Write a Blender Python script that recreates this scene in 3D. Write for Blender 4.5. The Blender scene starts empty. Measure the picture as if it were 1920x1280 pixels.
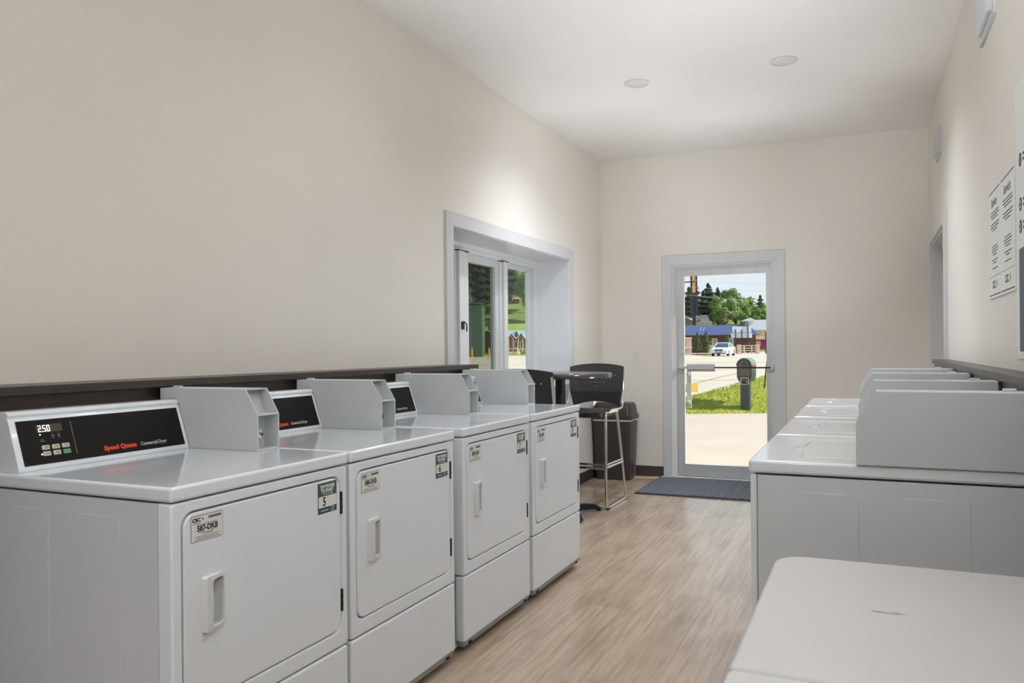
import bpy, bmesh, math, random
from mathutils import Vector, Matrix

S = bpy.context.scene
COL = S.collection
R = math.radians
random.seed(7)

# ------------------------------------------------------------------ camera
F_PX, YAW, ROLL, CY, EYE = 1487.4764, R(24.0971), R(-.5385), 654.2544, 1.24
cd = bpy.data.cameras.new('camera')
cd.sensor_width = 36.0
cd.lens = F_PX / 1920 * 36.0
cd.shift_y = (CY - 640) / 1920
cd.clip_start = .02
cd.clip_end = 2000
cam = bpy.data.objects.new('camera', cd)
COL.objects.link(cam)
r0 = Vector((math.cos(YAW), math.sin(YAW), 0)); d0 = Vector((0, 0, -1)); f0 = Vector((-math.sin(YAW), math.cos(YAW), 0))
rc = r0 * math.cos(ROLL) - d0 * math.sin(ROLL)
uc = -(r0 * math.sin(ROLL) + d0 * math.cos(ROLL))
cam.matrix_world = Matrix(((rc.x, uc.x, -f0.x, 0), (rc.y, uc.y, -f0.y, 0), (rc.z, uc.z, -f0.z, EYE), (0, 0, 0, 1)))
S.camera = cam

# ------------------------------------------------------------------ world, sun, fill spots, exposure
w = bpy.data.worlds.new('world'); S.world = w; w.use_nodes = True
nt = w.node_tree
tcw = nt.nodes.new('ShaderNodeTexCoord'); sep = nt.nodes.new('ShaderNodeSeparateXYZ'); skr = nt.nodes.new('ShaderNodeValToRGB')
for k, (p, c) in enumerate(((0, (.90, .945, .99, 1)), (.2, (.74, .85, .96, 1)), (1, (.22, .42, .80, 1)))):
    e = skr.color_ramp.elements[k] if k < 2 else skr.color_ramp.elements.new(p)
    e.position = p; e.color = c
nt.links.new(tcw.outputs['Generated'], sep.inputs[0]); nt.links.new(sep.outputs['Z'], skr.inputs[0]); nt.links.new(skr.outputs[0], nt.nodes['Background'].inputs[0])
nt.nodes['Background'].inputs[1].default_value = 1.0
sl = bpy.data.lights.new('sun', 'SUN'); sl.energy = 6.2; sl.angle = R(.6); sl.color = (1, .95, .86)
sun = bpy.data.objects.new('sun', sl); COL.objects.link(sun)
sun.rotation_euler = Vector((-.95, -.26, -.78)).to_track_quat('-Z', 'Y').to_euler()
def spot(name, loc, aim, watts, cone, blend, size, col):
    l = bpy.data.lights.new(name, 'SPOT'); l.energy = watts; l.spot_size = R(cone); l.spot_blend = blend; l.shadow_soft_size = size; l.color = col
    o = bpy.data.objects.new(name, l); COL.objects.link(o)
    o.location = loc; o.rotation_euler = (Vector(aim) - Vector(loc)).to_track_quat('-Z', 'Y').to_euler()
WHITE = (.925, .985, 1.085)
# the recessed ceiling lamps: the visible pair and the pair behind the camera
for y, p, cone in ((5.41, 100, 142), (3.25, 17, 150), (-1.1, 112, 150)):
    for x in (-1.446, -.476): spot('ceiling_lamp', (x, y, 3.055), (x, y, 0), p, cone, 1, .07, WHITE)
# unseen spots added as fill, standing in for flash bounced off ceiling and walls
for loc, aim, p, cone in (((-.9, 3.4, .45), (-.93, 3.4, 3.08), 125, 78), ((-.9, 1.2, .45), (-.93, 1.2, 3.08), 70, 78),
                          ((-1.0, 1.5, 1.9), (.49, 1.5, 2.0), 85, 80), ((-.6, 5.5, .7), (-2.3, 6.1, 2.5), 55, 95), ((-.6, 4.5, 1.6), (-2.4, 6.4, 1.75), 62, 92), ((-.9, 4.2, .5), (-.7, 7.5, 2.75), 130, 48), ((-.9, 5.4, .5), (-.93, 5.4, 3.08), 84, 80), ((-.3, -.2, 1.8), (.45, 1.2, 2.9), 400, 80)):
    spot('fill_spot', loc, aim, p, cone, 1, .12, WHITE)
S.view_settings.view_transform = 'Standard'; S.view_settings.look = 'None'
S.view_settings.exposure = 0; S.view_settings.gamma = 1; S.view_settings.use_curve_mapping = False

# ------------------------------------------------------------------ materials
def lin(c):
    c /= 255
    return c / 12.92 if c <= .04045 else ((c + .055) / 1.055) ** 2.4
def rgb(r, g, b): return (lin(r), lin(g), lin(b), 1)
def mat(name, col, rough=.5, metal=0, spec=.5, coat=0, noise=None, bump=None, emit=0, var=.12):
    """noise=(scale, stretch) varies the colour slightly; bump=(scale, strength, distance)"""
    m = bpy.data.materials.new(name); m.use_nodes = True
    t = m.node_tree; b = t.nodes['Principled BSDF']
    b.inputs['Base Color'].default_value = col
    b.inputs['Roughness'].default_value = rough
    b.inputs['Metallic'].default_value = metal
    b.inputs['Specular IOR Level'].default_value = spec
    b.inputs['Coat Weight'].default_value = coat
    b.inputs['Coat Roughness'].default_value = .08
    if emit:
        b.inputs['Emission Color'].default_value = col; b.inputs['Emission Strength'].default_value = emit
    if noise or bump:
        tc = t.nodes.new('ShaderNodeTexCoord')
    if noise:
        mp = t.nodes.new('ShaderNodeMapping'); mp.inputs['Scale'].default_value = noise[1]
        n = t.nodes.new('ShaderNodeTexNoise'); n.inputs['Scale'].default_value = noise[0]; n.inputs['Detail'].default_value = 5
        cr = t.nodes.new('ShaderNodeValToRGB')
        c = Vector(col[:3])
        cr.color_ramp.elements[0].color = (*(c * (1 - var)), 1); cr.color_ramp.elements[1].color = (*(c * (1 + var)), 1)
        cr.color_ramp.elements[0].position = .3; cr.color_ramp.elements[1].position = .7
        t.links.new(tc.outputs['Object'], mp.inputs[0]); t.links.new(mp.outputs[0], n.inputs['Vector'])
        t.links.new(n.outputs['Fac'], cr.inputs[0]); t.links.new(cr.outputs[0], b.inputs['Base Color'])
    if bump:
        n2 = t.nodes.new('ShaderNodeTexNoise'); n2.inputs['Scale'].default_value = bump[0]; n2.inputs['Detail'].default_value = 3
        bp = t.nodes.new('ShaderNodeBump'); bp.inputs['Strength'].default_value = bump[1]; bp.inputs['Distance'].default_value = bump[2]
        t.links.new(tc.outputs['Object'], n2.inputs['Vector']); t.links.new(n2.outputs['Fac'], bp.inputs['Height'])
        t.links.new(bp.outputs[0], b.inputs['Normal'])
    return m
def glass_mat(name, tint=(1, 1, 1, 1), gloss=1.0):
    m = bpy.data.materials.new(name); m.use_nodes = True; t = m.node_tree
    t.nodes.remove(t.nodes['Principled BSDF'])
    tr = t.nodes.new('ShaderNodeBsdfTransparent'); tr.inputs[0].default_value = tint
    gl = t.nodes.new('ShaderNodeBsdfGlossy'); gl.inputs['Roughness'].default_value = .01
    fr = t.nodes.new('ShaderNodeFresnel'); fr.inputs[0].default_value = 1.45
    mu = t.nodes.new('ShaderNodeMath'); mu.operation = 'MULTIPLY'; mu.inputs[1].default_value = gloss
    mx = t.nodes.new('ShaderNodeMixShader')
    ge = t.nodes.new('ShaderNodeNewGeometry'); iv = t.nodes.new('ShaderNodeMath'); iv.operation = 'SUBTRACT'; iv.inputs[0].default_value = 1
    m2 = t.nodes.new('ShaderNodeMath'); m2.operation = 'MULTIPLY'
    t.links.new(ge.outputs['Backfacing'], iv.inputs[1]); t.links.new(fr.outputs[0], mu.inputs[0])
    t.links.new(mu.outputs[0], m2.inputs[0]); t.links.new(iv.outputs[0], m2.inputs[1]); t.links.new(m2.outputs[0], mx.inputs[0])
    t.links.new(tr.outputs[0], mx.inputs[1]); t.links.new(gl.outputs[0], mx.inputs[2])
    t.links.new(mx.outputs[0], t.nodes['Material Output'].inputs[0])
    return m
def plank_mat():
    m = bpy.data.materials.new('vinyl_plank'); m.use_nodes = True; t = m.node_tree; b = t.nodes['Principled BSDF']
    tc = t.nodes.new('ShaderNodeTexCoord')
    mp = t.nodes.new('ShaderNodeMapping'); mp.inputs['Rotation'].default_value = (0, 0, R(90))
    br = t.nodes.new('ShaderNodeTexBrick'); br.inputs['Scale'].default_value = 1
    br.inputs['Brick Width'].default_value = 1.22; br.inputs['Row Height'].default_value = .18; br.offset = .37
    br.inputs['Mortar Size'].default_value = .0007; br.inputs['Mortar Smooth'].default_value = .3; br.inputs['Bias'].default_value = -.1
    br.inputs['Color1'].default_value = rgb(192, 172, 150); br.inputs['Color2'].default_value = rgb(183, 163, 142)
    br.inputs['Mortar'].default_value = rgb(150, 131, 114)
    t.links.new(tc.outputs['Object'], mp.inputs[0]); t.links.new(mp.outputs[0], br.inputs['Vector'])
    mp2 = t.nodes.new('ShaderNodeMapping'); mp2.inputs['Scale'].default_value = (20, .8, 1)
    n = t.nodes.new('ShaderNodeTexNoise'); n.inputs['Scale'].default_value = 2.6; n.inputs['Detail'].default_value = 9; n.inputs['Roughness'].default_value = .68; n.inputs['Distortion'].default_value = .35
    t.links.new(tc.outputs['Object'], mp2.inputs[0]); t.links.new(mp2.outputs[0], n.inputs['Vector'])
    cr = t.nodes.new('ShaderNodeValToRGB')
    e = cr.color_ramp.elements; e[0].position = .34; e[0].color = (.70, .65, .60, 1); e[1].position = .56; e[1].color = (1.1, 1.09, 1.08, 1)
    t.links.new(n.outputs['Fac'], cr.inputs[0])
    n3 = t.nodes.new('ShaderNodeTexNoise'); n3.inputs['Scale'].default_value = 3.2; n3.inputs['Detail'].default_value = 4
    mp3 = t.nodes.new('ShaderNodeMapping'); mp3.inputs['Scale'].default_value = (2.2, .7, 1)
    t.links.new(tc.outputs['Object'], mp3.inputs[0]); t.links.new(mp3.outputs[0], n3.inputs['Vector'])
    cr3 = t.nodes.new('ShaderNodeValToRGB'); e = cr3.color_ramp.elements
    e[0].position = .34; e[0].color = (.80, .765, .73, 1); e[1].position = .54; e[1].color = (1, 1, 1, 1)
    t.links.new(n3.outputs['Fac'], cr3.inputs[0])
    m1 = t.nodes.new('ShaderNodeMix'); m1.data_type = 'RGBA'; m1.blend_type = 'MULTIPLY'; m1.inputs[0].default_value = .8
    m2 = t.nodes.new('ShaderNodeMix'); m2.data_type = 'RGBA'; m2.blend_type = 'MULTIPLY'; m2.inputs[0].default_value = .8
    t.links.new(br.outputs['Color'], m1.inputs[6]); t.links.new(cr.outputs[0], m1.inputs[7])
    t.links.new(m1.outputs[2], m2.inputs[6]); t.links.new(cr3.outputs[0], m2.inputs[7])
    t.links.new(m2.outputs[2], b.inputs['Base Color'])
    b.inputs['Roughness'].default_value = .22; b.inputs['Specular IOR Level'].default_value = .62
    bp = t.nodes.new('ShaderNodeBump'); bp.inputs['Strength'].default_value = .12; bp.inputs['Distance'].default_value = .002
    t.links.new(n.outputs['Fac'], bp.inputs['Height']); t.links.new(bp.outputs[0], b.inputs['Normal'])
    return m

ONE = (1, 1, 1)
M = dict(
    wall=mat('wall_paint', rgb(233, 227, 217), .75, bump=(80, .4, .004), noise=(1.3, ONE), var=.02),
    ceil=mat('ceiling_paint', rgb(240, 236, 230), .8, bump=(70, .45, .004), noise=(1.1, ONE), var=.03),
    floor=plank_mat(),
    base=mat('vinyl_baseboard', rgb(62, 55, 52), .45, noise=(5, ONE), var=.06),
    trim=mat('white_trim_paint', rgb(213, 213, 212), .3, noise=(3, ONE), var=.015),
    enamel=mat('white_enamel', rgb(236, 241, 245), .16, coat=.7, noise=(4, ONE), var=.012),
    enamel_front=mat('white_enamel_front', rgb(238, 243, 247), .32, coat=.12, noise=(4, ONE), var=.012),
    enamel_shaded_side=mat('white_enamel_shaded_side', rgb(218, 221, 223), .34, bump=(420, .06, .0006), noise=(4, ONE), var=.012),  # same enamel darkened, so the shade of camera-facing sides sits in the colour
    coin=mat('grey_powder_coat', rgb(209, 212, 213), .38, bump=(600, .05, .0005), noise=(6, ONE), var=.012),
    plastic=mat('white_plastic', rgb(224, 224, 222), .3, noise=(8, ONE), var=.01),
    grey_strip=mat('grey_edge_strip', rgb(168, 174, 178), .4, noise=(8, ONE), var=.03),
    matt_black=mat('black_matt_surface', rgb(22, 22, 22), .7, noise=(9, ONE), var=.1),
    black_panel=mat('black_gloss_panel', rgb(17, 13, 10), .3, spec=.3, noise=(5, ONE), var=.08),
    lcd=mat('dim_display_window', rgb(70, 62, 55), .3, noise=(9, ONE), var=.05),
    digit=mat('lit_digits', rgb(255, 255, 255), .5, emit=1.3),
    red=mat('red_lettering', rgb(226, 66, 28), .5, noise=(9, ONE), var=.03),
    white_ink=mat('white_ink', rgb(232, 230, 224), .5, noise=(9, ONE), var=.02),
    grey_ink=mat('grey_ink', rgb(140, 136, 130), .6, noise=(9, ONE), var=.04),
    black_ink=mat('black_ink', rgb(24, 24, 25), .6, noise=(9, ONE), var=.05),
    button=mat('cream_button', rgb(206, 199, 176), .45, noise=(9, ONE), var=.02),
    button_green=mat('green_button', rgb(70, 170, 112), .45, noise=(9, ONE), var=.02),
    paper=mat('label_paper', rgb(236, 236, 231), .5, noise=(9, ONE), var=.02),
    green=mat('dark_green_print', rgb(66, 92, 82), .45, noise=(9, ONE), var=.03),
    teal=mat('blue_green_print', rgb(52, 76, 92), .45, noise=(9, ONE), var=.03),
    steel=mat('brushed_steel', rgb(176, 174, 168), .35, 1, noise=(30, (1, 1, 12)), var=.08),
    chrome=mat('chrome', rgb(222, 220, 216), .12, 1, noise=(20, ONE), var=.02),
    alu=mat('satin_aluminium', rgb(206, 207, 206), .38, .25, noise=(14, (1, 1, .2)), var=.04),
    alu_white=mat('white_window_frame', rgb(214, 213, 210), .35, .1, noise=(10, ONE), var=.02),
    dark_metal=mat('dark_metal', rgb(48, 46, 44), .4, .6, noise=(15, ONE), var=.08),
    laminate=mat('dark_wood_laminate', rgb(66, 56, 50), .33, noise=(9, (14, .9, 14)), var=.28, bump=(60, .05, .001)),
    laminate_grey=mat('grey_wood_laminate', rgb(120, 117, 113), .35, noise=(9, (14, .9, 14)), var=.16),
    table_top=mat('table_laminate', rgb(64, 58, 53), .16, noise=(6, ONE), var=.06),
    dark_plastic=mat('black_plastic', rgb(50, 49, 49), .38, noise=(11, ONE), var=.06, bump=(300, .05, .0006)),
    bin=mat('brown_black_plastic', rgb(60, 54, 52), .4, noise=(11, ONE), var=.06, bump=(200, .06, .0008)),
    bag=mat('clear_bin_bag', rgb(205, 210, 214), .25, noise=(30, ONE), var=.12),
    mat_rib=mat('ribbed_carpet', rgb(122, 125, 131), .9, noise=(160, ONE), var=.35),
    mat_edge=mat('rubber_edge', rgb(46, 47, 50), .6, noise=(30, ONE), var=.1),
    fold=mat('white_table_plastic', rgb(205, 203, 198), .42, bump=(240, .1, .0006), noise=(3, ONE), var=.02),
    scuff=mat('grey_scuff', rgb(202, 200, 195), .5, noise=(40, ONE), var=.06),
    fold_leg=mat('grey_table_steel', rgb(120, 122, 124), .4, .7, noise=(10, ONE), var=.05),
    glass=glass_mat('door_glass', (.97, .985, .975, 1)),
    glass_dark=glass_mat('screened_glass', (.60, .62, .56, 1), .6),
    switch=mat('switch_plastic', rgb(226, 224, 219), .35, noise=(20, ONE), var=.01),
    # outdoors
    concrete=mat('pale_concrete', rgb(204, 187, 168), .9, noise=(.9, ONE), var=.05, bump=(20, .15, .01)),
    joint=mat('dark_joint', rgb(176, 160, 143), .9, noise=(6, ONE), var=.1),
    asphalt=mat('worn_asphalt', rgb(206, 192, 172), .95, noise=(.25, ONE), var=.07),
    kerb=mat('yellow_kerb_paint', rgb(228, 178, 60), .7, noise=(5, ONE), var=.1),
    soil=mat('lawn_soil', rgb(158, 162, 54), .95, noise=(2.2, ONE), var=.25),
    grass=mat('grass_blade', rgb(172, 176, 58), .7, noise=(1.4, ONE), var=.3),
    hill=mat('hill_grass', rgb(122, 140, 50), .95, noise=(.16, ONE), var=.35),
    mailbox=mat('green_mailbox_plastic', rgb(58, 68, 64), .5, noise=(6, ONE), var=.2),
    mailbox_top=mat('weathered_green_plastic', rgb(104, 132, 128), .5, noise=(8, ONE), var=.1),
    mail_door=mat('brown_mailbox_door', rgb(92, 78, 68), .5, noise=(9, ONE), var=.15),
    flag=mat('red_flag', rgb(214, 90, 62), .5, noise=(9, ONE), var=.05),
    car=mat('white_car_paint', rgb(232, 232, 232), .2, coat=.8, noise=(2, ONE), var=.01),
    car_glass=mat('dark_car_glass', rgb(50, 66, 82), .06, spec=.9, noise=(2, ONE), var=.1),
    tyre=mat('tyre_rubber', rgb(26, 26, 27), .8, noise=(20, ONE), var=.1),
    lamp=mat('headlamp', rgb(240, 242, 244), .1, noise=(20, ONE), var=.03),
    blue_roof=mat('blue_metal_roof', rgb(80, 96, 138), .55, noise=(.4, ONE), var=.06),
    log=mat('brown_log_siding', rgb(86, 52, 40), .8, noise=(1.2, (1, 1, 8)), var=.25),
    white_sheet=mat('white_sheet', rgb(216, 220, 224), .6, noise=(.8, ONE), var=.04),
    stone=mat('pinkish_stone', rgb(206, 180, 160), .9, noise=(3, ONE), var=.2),
    cream_wood=mat('cream_wood', rgb(226, 206, 180), .8, noise=(4, ONE), var=.08),
    window_dark=mat('house_window', rgb(150, 168, 158), .1, noise=(2, ONE), var=.2),
    post=mat('dark_post', rgb(40, 40, 44), .6, noise=(4, ONE), var=.1),
    magenta=mat('magenta_siding', rgb(158, 34, 96), .8, noise=(2, (9, 9, .6)), var=.1),
    tin=mat('grey_tin_roof', rgb(178, 180, 180), .5, .2, noise=(1.5, (6, 6, 1)), var=.07),
    mural=mat('sandy_sign_board', rgb(226, 196, 160), .8, noise=(2.4, ONE), var=.2),
    shingle=mat('tan_shingle', rgb(222, 206, 186), .9, noise=(3, ONE), var=.1),
    grey_siding=mat('grey_siding', rgb(124, 116, 110), .85, noise=(1, (1, 1, 10)), var=.08),
    wire=mat('power_wire', rgb(176, 182, 190), .6, noise=(2, ONE), var=.04),
    orange_sign=mat('orange_sign', rgb(240, 170, 92), .5, noise=(1, ONE), var=.04),
    navy=mat('navy_frame', rgb(34, 40, 62), .5, noise=(4, ONE), var=.1),
    shed=mat('green_corrugated', rgb(92, 124, 104), .5, .1, noise=(.8, (3, 3, .4)), var=.12),
    teal_roof=mat('teal_roof', rgb(140, 174, 168), .6, noise=(1, ONE), var=.08),
    cabin=mat('brown_cabin_wood', rgb(128, 88, 54), .85, noise=(1.4, (1, 1, 8)), var=.25),
    yellow=mat('yellow_bollard_paint', rgb(240, 186, 40), .5, noise=(5, ONE), var=.06),
    bark=mat('bark', rgb(96, 76, 60), .95, noise=(6, (1, 1, .3)), var=.25),
    pine=mat('pine_needles', rgb(52, 70, 42), .8, noise=(.6, ONE), var=.4),
    leaf=mat('broad_leaves', rgb(126, 154, 70), .7, noise=(.6, ONE), var=.35),
    olive=mat('olive_leaves', rgb(112, 110, 56), .75, noise=(.6, ONE), var=.3),
    lime=mat('lime_leaves', rgb(168, 190, 52), .7, noise=(.6, ONE), var=.25),
    spruce=mat('spruce_needles', rgb(78, 100, 42), .8, noise=(1, ONE), var=.35),
)
m = M['glass']

# ------------------------------------------------------------------ mesh helpers
class MB:
    def __init__(self, T=None):
        self.bm = bmesh.new(); self.T = T
    def v(self, p):
        p = Vector(p)
        return self.bm.verts.new(self.T @ p if self.T else p)
    def face(self, vs, mi=0):
        try:
            f = self.bm.faces.new(vs); f.material_index = mi; return f
        except ValueError:
            return None
    def poly(self, pts, mi=0): return self.face([self.v(p) for p in pts], mi)
    def loft(self, loops, mi=0, cap0=True, cap1=True, closed=True):
        n = len(loops[0]); L = []
        for lp in loops:
            if max((Vector(p) - Vector(lp[0])).length for p in lp) < 1e-6: L.append([self.v(lp[0])] * n)
            else: L.append([self.v(p) for p in lp])
        for a, b in zip(L, L[1:]):
            for i in range(n if closed else n - 1):
                j = (i + 1) % n
                q = list(dict.fromkeys((a[i], a[j], b[j], b[i])))
                if len(q) > 2: self.face(q, mi)
        if cap0 and L[0][0] is not L[0][1]: self.face(L[0][::-1], mi)
        if cap1 and L[-1][0] is not L[-1][1]: self.face(L[-1], mi)
        return self
    def box(self, x0, x1, y0, y1, z0, z1, mi=0):
        return self.loft([[(x0, y0, z), (x1, y0, z), (x1, y1, z), (x0, y1, z)] for z in (z0, z1)], mi)
    def prism(self, poly, a0, a1, axis='y', mi=0):
        f = {'x': lambda u, v, a: (a, u, v), 'y': lambda u, v, a: (u, a, v), 'z': lambda u, v, a: (u, v, a)}[axis]
        return self.loft([[f(u, v, a) for u, v in poly] for a in (a0, a1)], mi)
    def ring(self, outer, inner, a0, a1, axis='x', mi=0):
        f = {'x': lambda u, v, a: (a, u, v), 'y': lambda u, v, a: (u, a, v), 'z': lambda u, v, a: (u, v, a)}[axis]
        seq = [[f(*p, a0) for p in outer], [f(*p, a1) for p in outer], [f(*p, a1) for p in inner], [f(*p, a0) for p in inner]]
        return self.loft(seq + [seq[0]], mi, False, False)
    def tube(self, pts, r, seg=10, mi=0, closed=False):
        P = [Vector(p) for p in pts]; n = len(P); loops = []
        up = None
        for i in range(n):
            if closed: t = (P[(i + 1) % n] - P[i - 1]).normalized()
            else: t = (P[min(i + 1, n - 1)] - P[max(i - 1, 0)]).normalized()
            if up is None:
                up = Vector((0, 0, 1)) if abs(t.z) < .9 else Vector((1, 0, 0))
            a = t.cross(up).normalized(); up = a.cross(t).normalized()
            rr = r[i] if isinstance(r, (list, tuple)) else r
            loops.append([P[i] + (a * math.cos(q) + up * math.sin(q)) * rr for q in [2 * math.pi * k / seg for k in range(seg)]])
        if closed: loops.append(loops[0])
        return self.loft(loops, mi, not closed, not closed)
    def lathe(self, prof, c=(0, 0, 0), seg=24, axis='z', mi=0):
        f = {'z': lambda x, y, h: (c[0] + x, c[1] + y, c[2] + h), 'x': lambda x, y, h: (c[0] + h, c[1] + x, c[2] + y), 'y': lambda x, y, h: (c[0] + x, c[1] + h, c[2] + y)}[axis]
        return self.loft([[f(r * math.cos(2 * math.pi * k / seg), r * math.sin(2 * math.pi * k / seg), h) for k in range(seg)] for r, h in prof], mi)
    def quad_card(self, c, sx, sy, nrm, mi=0):
        n = Vector(nrm).normalized(); a = n.orthogonal().normalized()
        a = Matrix.Rotation(random.random() * 6.28, 3, n) @ a; b = n.cross(a)
        c = Vector(c)
        self.poly([c - a * sx - b * sy * .4, c + a * sx * .4 - b * sy, c + a * sx + b * sy * .4, c - a * sx * .4 + b * sy], mi)
    def mesh(self, me, X, mi=0):
        vs = [self.bm.verts.new((self.T @ (X @ v.co)) if self.T else X @ v.co) for v in me.vertices]
        for p in me.polygons:
            self.face([vs[i] for i in p.vertices], mi)
        return self
    def text(self, s, size, X, mi=0, bold=0., align='LEFT', sx=1., depth=.0003):
        cu = bpy.data.curves.new('lettering', 'FONT'); cu.body = s; cu.size = size; cu.align_x = align; cu.offset = bold; cu.extrude = depth
        cu.resolution_u = 3
        o = bpy.data.objects.new('lettering', cu)
        me = bpy.data.meshes.new_from_object(o)
        self.mesh(me, X @ Matrix.Diagonal((sx, 1, 1, 1)), mi)
        bpy.data.objects.remove(o); bpy.data.curves.remove(cu); bpy.data.meshes.remove(me)
        return self
    def to_mesh(self, name, mats, sharp=38):
        bmesh.ops.recalc_face_normals(self.bm, faces=self.bm.faces)
        me = bpy.data.meshes.new(name)
        self.bm.to_mesh(me); self.bm.free()
        for m in (mats if isinstance(mats, (list, tuple)) else [mats]): me.materials.append(m)
        if sharp is not None:
            for p in me.polygons: p.use_smooth = True
            me.set_sharp_from_angle(angle=R(sharp))
        return me
    def build(self, name, mats, parent=None, bevel=0, seg=2, sharp=38, loc=None, rotz=0):
        o = bpy.data.objects.new(name, self.to_mesh(name, mats, sharp))
        COL.objects.link(o)
        if parent: o.parent = parent
        if bevel:
            b = o.modifiers.new('bevel', 'BEVEL'); b.width = bevel; b.segments = seg; b.limit_method = 'ANGLE'; b.angle_limit = R(40); b.harden_normals = True
        if loc: o.location = loc
        if rotz: o.rotation_euler = (0, 0, rotz)
        return o
def cut(o, cutter):
    """carve a hole or recess into o"""
    c = bpy.data.objects.new('cutter', cutter.to_mesh('cutter', M['plastic'], None)); COL.objects.link(c)
    md = o.modifiers.new('cut', 'BOOLEAN'); md.object = c; md.operation = 'DIFFERENCE'; md.solver = 'EXACT'
    pm = o.parent; o.parent = None
    dg = bpy.context.evaluated_depsgraph_get(); dg.update()
    me = bpy.data.meshes.new_from_object(o.evaluated_get(dg)); me.name = o.name
    o.modifiers.clear(); o.data = me; o.parent = pm
    bpy.data.objects.remove(c)
    me.set_sharp_from_angle(angle=R(50))
    o.modifiers.new('weighted_normal', 'WEIGHTED_NORMAL').keep_sharp = True
def rrect(u0, u1, v0, v1, r, n=6):
    pts = []
    for cx, cy, a in ((u1 - r, v1 - r, 0), (u0 + r, v1 - r, 90), (u0 + r, v0 + r, 180), (u1 - r, v0 + r, 270)):
        for k in range(n + 1):
            t = R(a + 90 * k / n); pts.append((cx + r * math.cos(t), cy + r * math.sin(t)))
    return pts
def bend(pts, r, n=5):
    """round the corners of a polyline"""
    P = [Vector(p) for p in pts]; out = [P[0]]
    for a, b, c in zip(P, P[1:], P[2:]):
        d1 = (a - b); d2 = (c - b); k = min(r, d1.length * .49, d2.length * .49)
        p1 = b + d1.normalized() * k; p2 = b + d2.normalized() * k
        for i in range(n + 1):
            t = i / n; out.append(p1 * (1 - t) ** 2 + b * 2 * t * (1 - t) + p2 * t * t)
    out.append(P[-1]); return out
def thing(name, label, cat, loc=(0, 0, 0), rotz=0, group=None):
    o = bpy.data.objects.new(name, None); COL.objects.link(o); o.empty_display_size = .1
    o.location = loc; o.rotation_euler = (0, 0, rotz)
    return tag(o, label, cat, group)
def tag(o, label, cat, group=None, kind=None):
    o['label'] = label; o['category'] = cat
    if group: o['group'] = group
    if kind: o['kind'] = kind
    return o
def struct(o):
    o['kind'] = 'structure'; return o
def dup(root, loc, rotz=None, label=None):
    r = root.copy(); COL.objects.link(r); r.location = loc
    if rotz is not None: r.rotation_euler = (0, 0, rotz)
    if label: r['label'] = label
    def kids(src, dst):
        for ch in list(src.children):
            c = ch.copy(); COL.objects.link(c); c.parent = dst
            kids(ch, c)
    kids(root, r)
    return r
def basis(o, xdir, ydir):
    x = Vector(xdir).normalized(); y = Vector(ydir).normalized(); z = x.cross(y)
    return Matrix(((x.x, y.x, z.x, o[0]), (x.y, y.y, z.y, o[1]), (x.z, y.z, z.z, o[2]), (0, 0, 0, 1)))

# ------------------------------------------------------------------ room shell
XL, XR, YF, YB, ZC = -2.406, .491, 7.57, -3.2, 3.0855
OUT = -2.80                                    # outer face of the left wall
WY0, WY1, WZ0, WZ1 = 4.45, 6.62, .93, 2.025     # left window opening
DX0, DX1, DZ = -1.70, -.765, 2.025              # far door opening
RY0, RY1, RZ = 6.05, 7.30, 2.06                 # right door opening
struct(MB().box(-2.8, .8, YB - .2, YF + .14, -.15, 0).build('floor', M['floor'], sharp=None))
struct(MB().box(-2.8, .8, YB - .2, YF + .2, ZC, ZC + .2).build('ceiling', M['ceil'], sharp=None))
b = MB()
b.box(OUT, XL, YB, WY0, 0, ZC).box(OUT, XL, WY1, YF + .2, 0, ZC).box(OUT, XL, WY0, WY1, 0, WZ0).box(OUT, XL, WY0, WY1, WZ1, ZC)
struct(b.build('wall_left', M['wall'], sharp=None))
b = MB()
b.box(XL, DX0, YF, YF + .16, 0, ZC).box(DX1, XR, YF, YF + .16, 0, ZC).box(DX0, DX1, YF, YF + .16, DZ, ZC)
struct(b.build('wall_far', M['wall'], sharp=None))
b = MB()
b.box(XR, XR + .3, YB, RY0, 0, ZC).box(XR, XR + .3, RY1, YF + .2, 0, ZC).box(XR, XR + .3, RY0, RY1, RZ, ZC)
struct(b.build('wall_right', M['wall'], sharp=None))
struct(MB().box(OUT, XR + .3, YB - .2, YB, 0, ZC).build('wall_back', M['wall'], sharp=None))
# baseboards (cove vinyl: a thin strip with a small toe)
cove = [(0, 0), (.012, 0), (.006, .012), (.005, .092), (.003, .096), (0, .096)]
struct(MB().prism([(XL + u, v) for u, v in cove], 4.45, YF, 'y').build('baseboard_left', M['base']))
b = MB()
for a0, a1 in ((XL, DX0 - .095), (DX1 + .093, XR)): b.prism([(YF - u, v) for u, v in cove], a0, a1, 'x')
struct(b.build('baseboard_far', M['base']))
struct(MB().prism([(XR - u, v) for u, v in cove], 5.2, 5.95, 'y').build('baseboard_right', M['base']))

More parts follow.
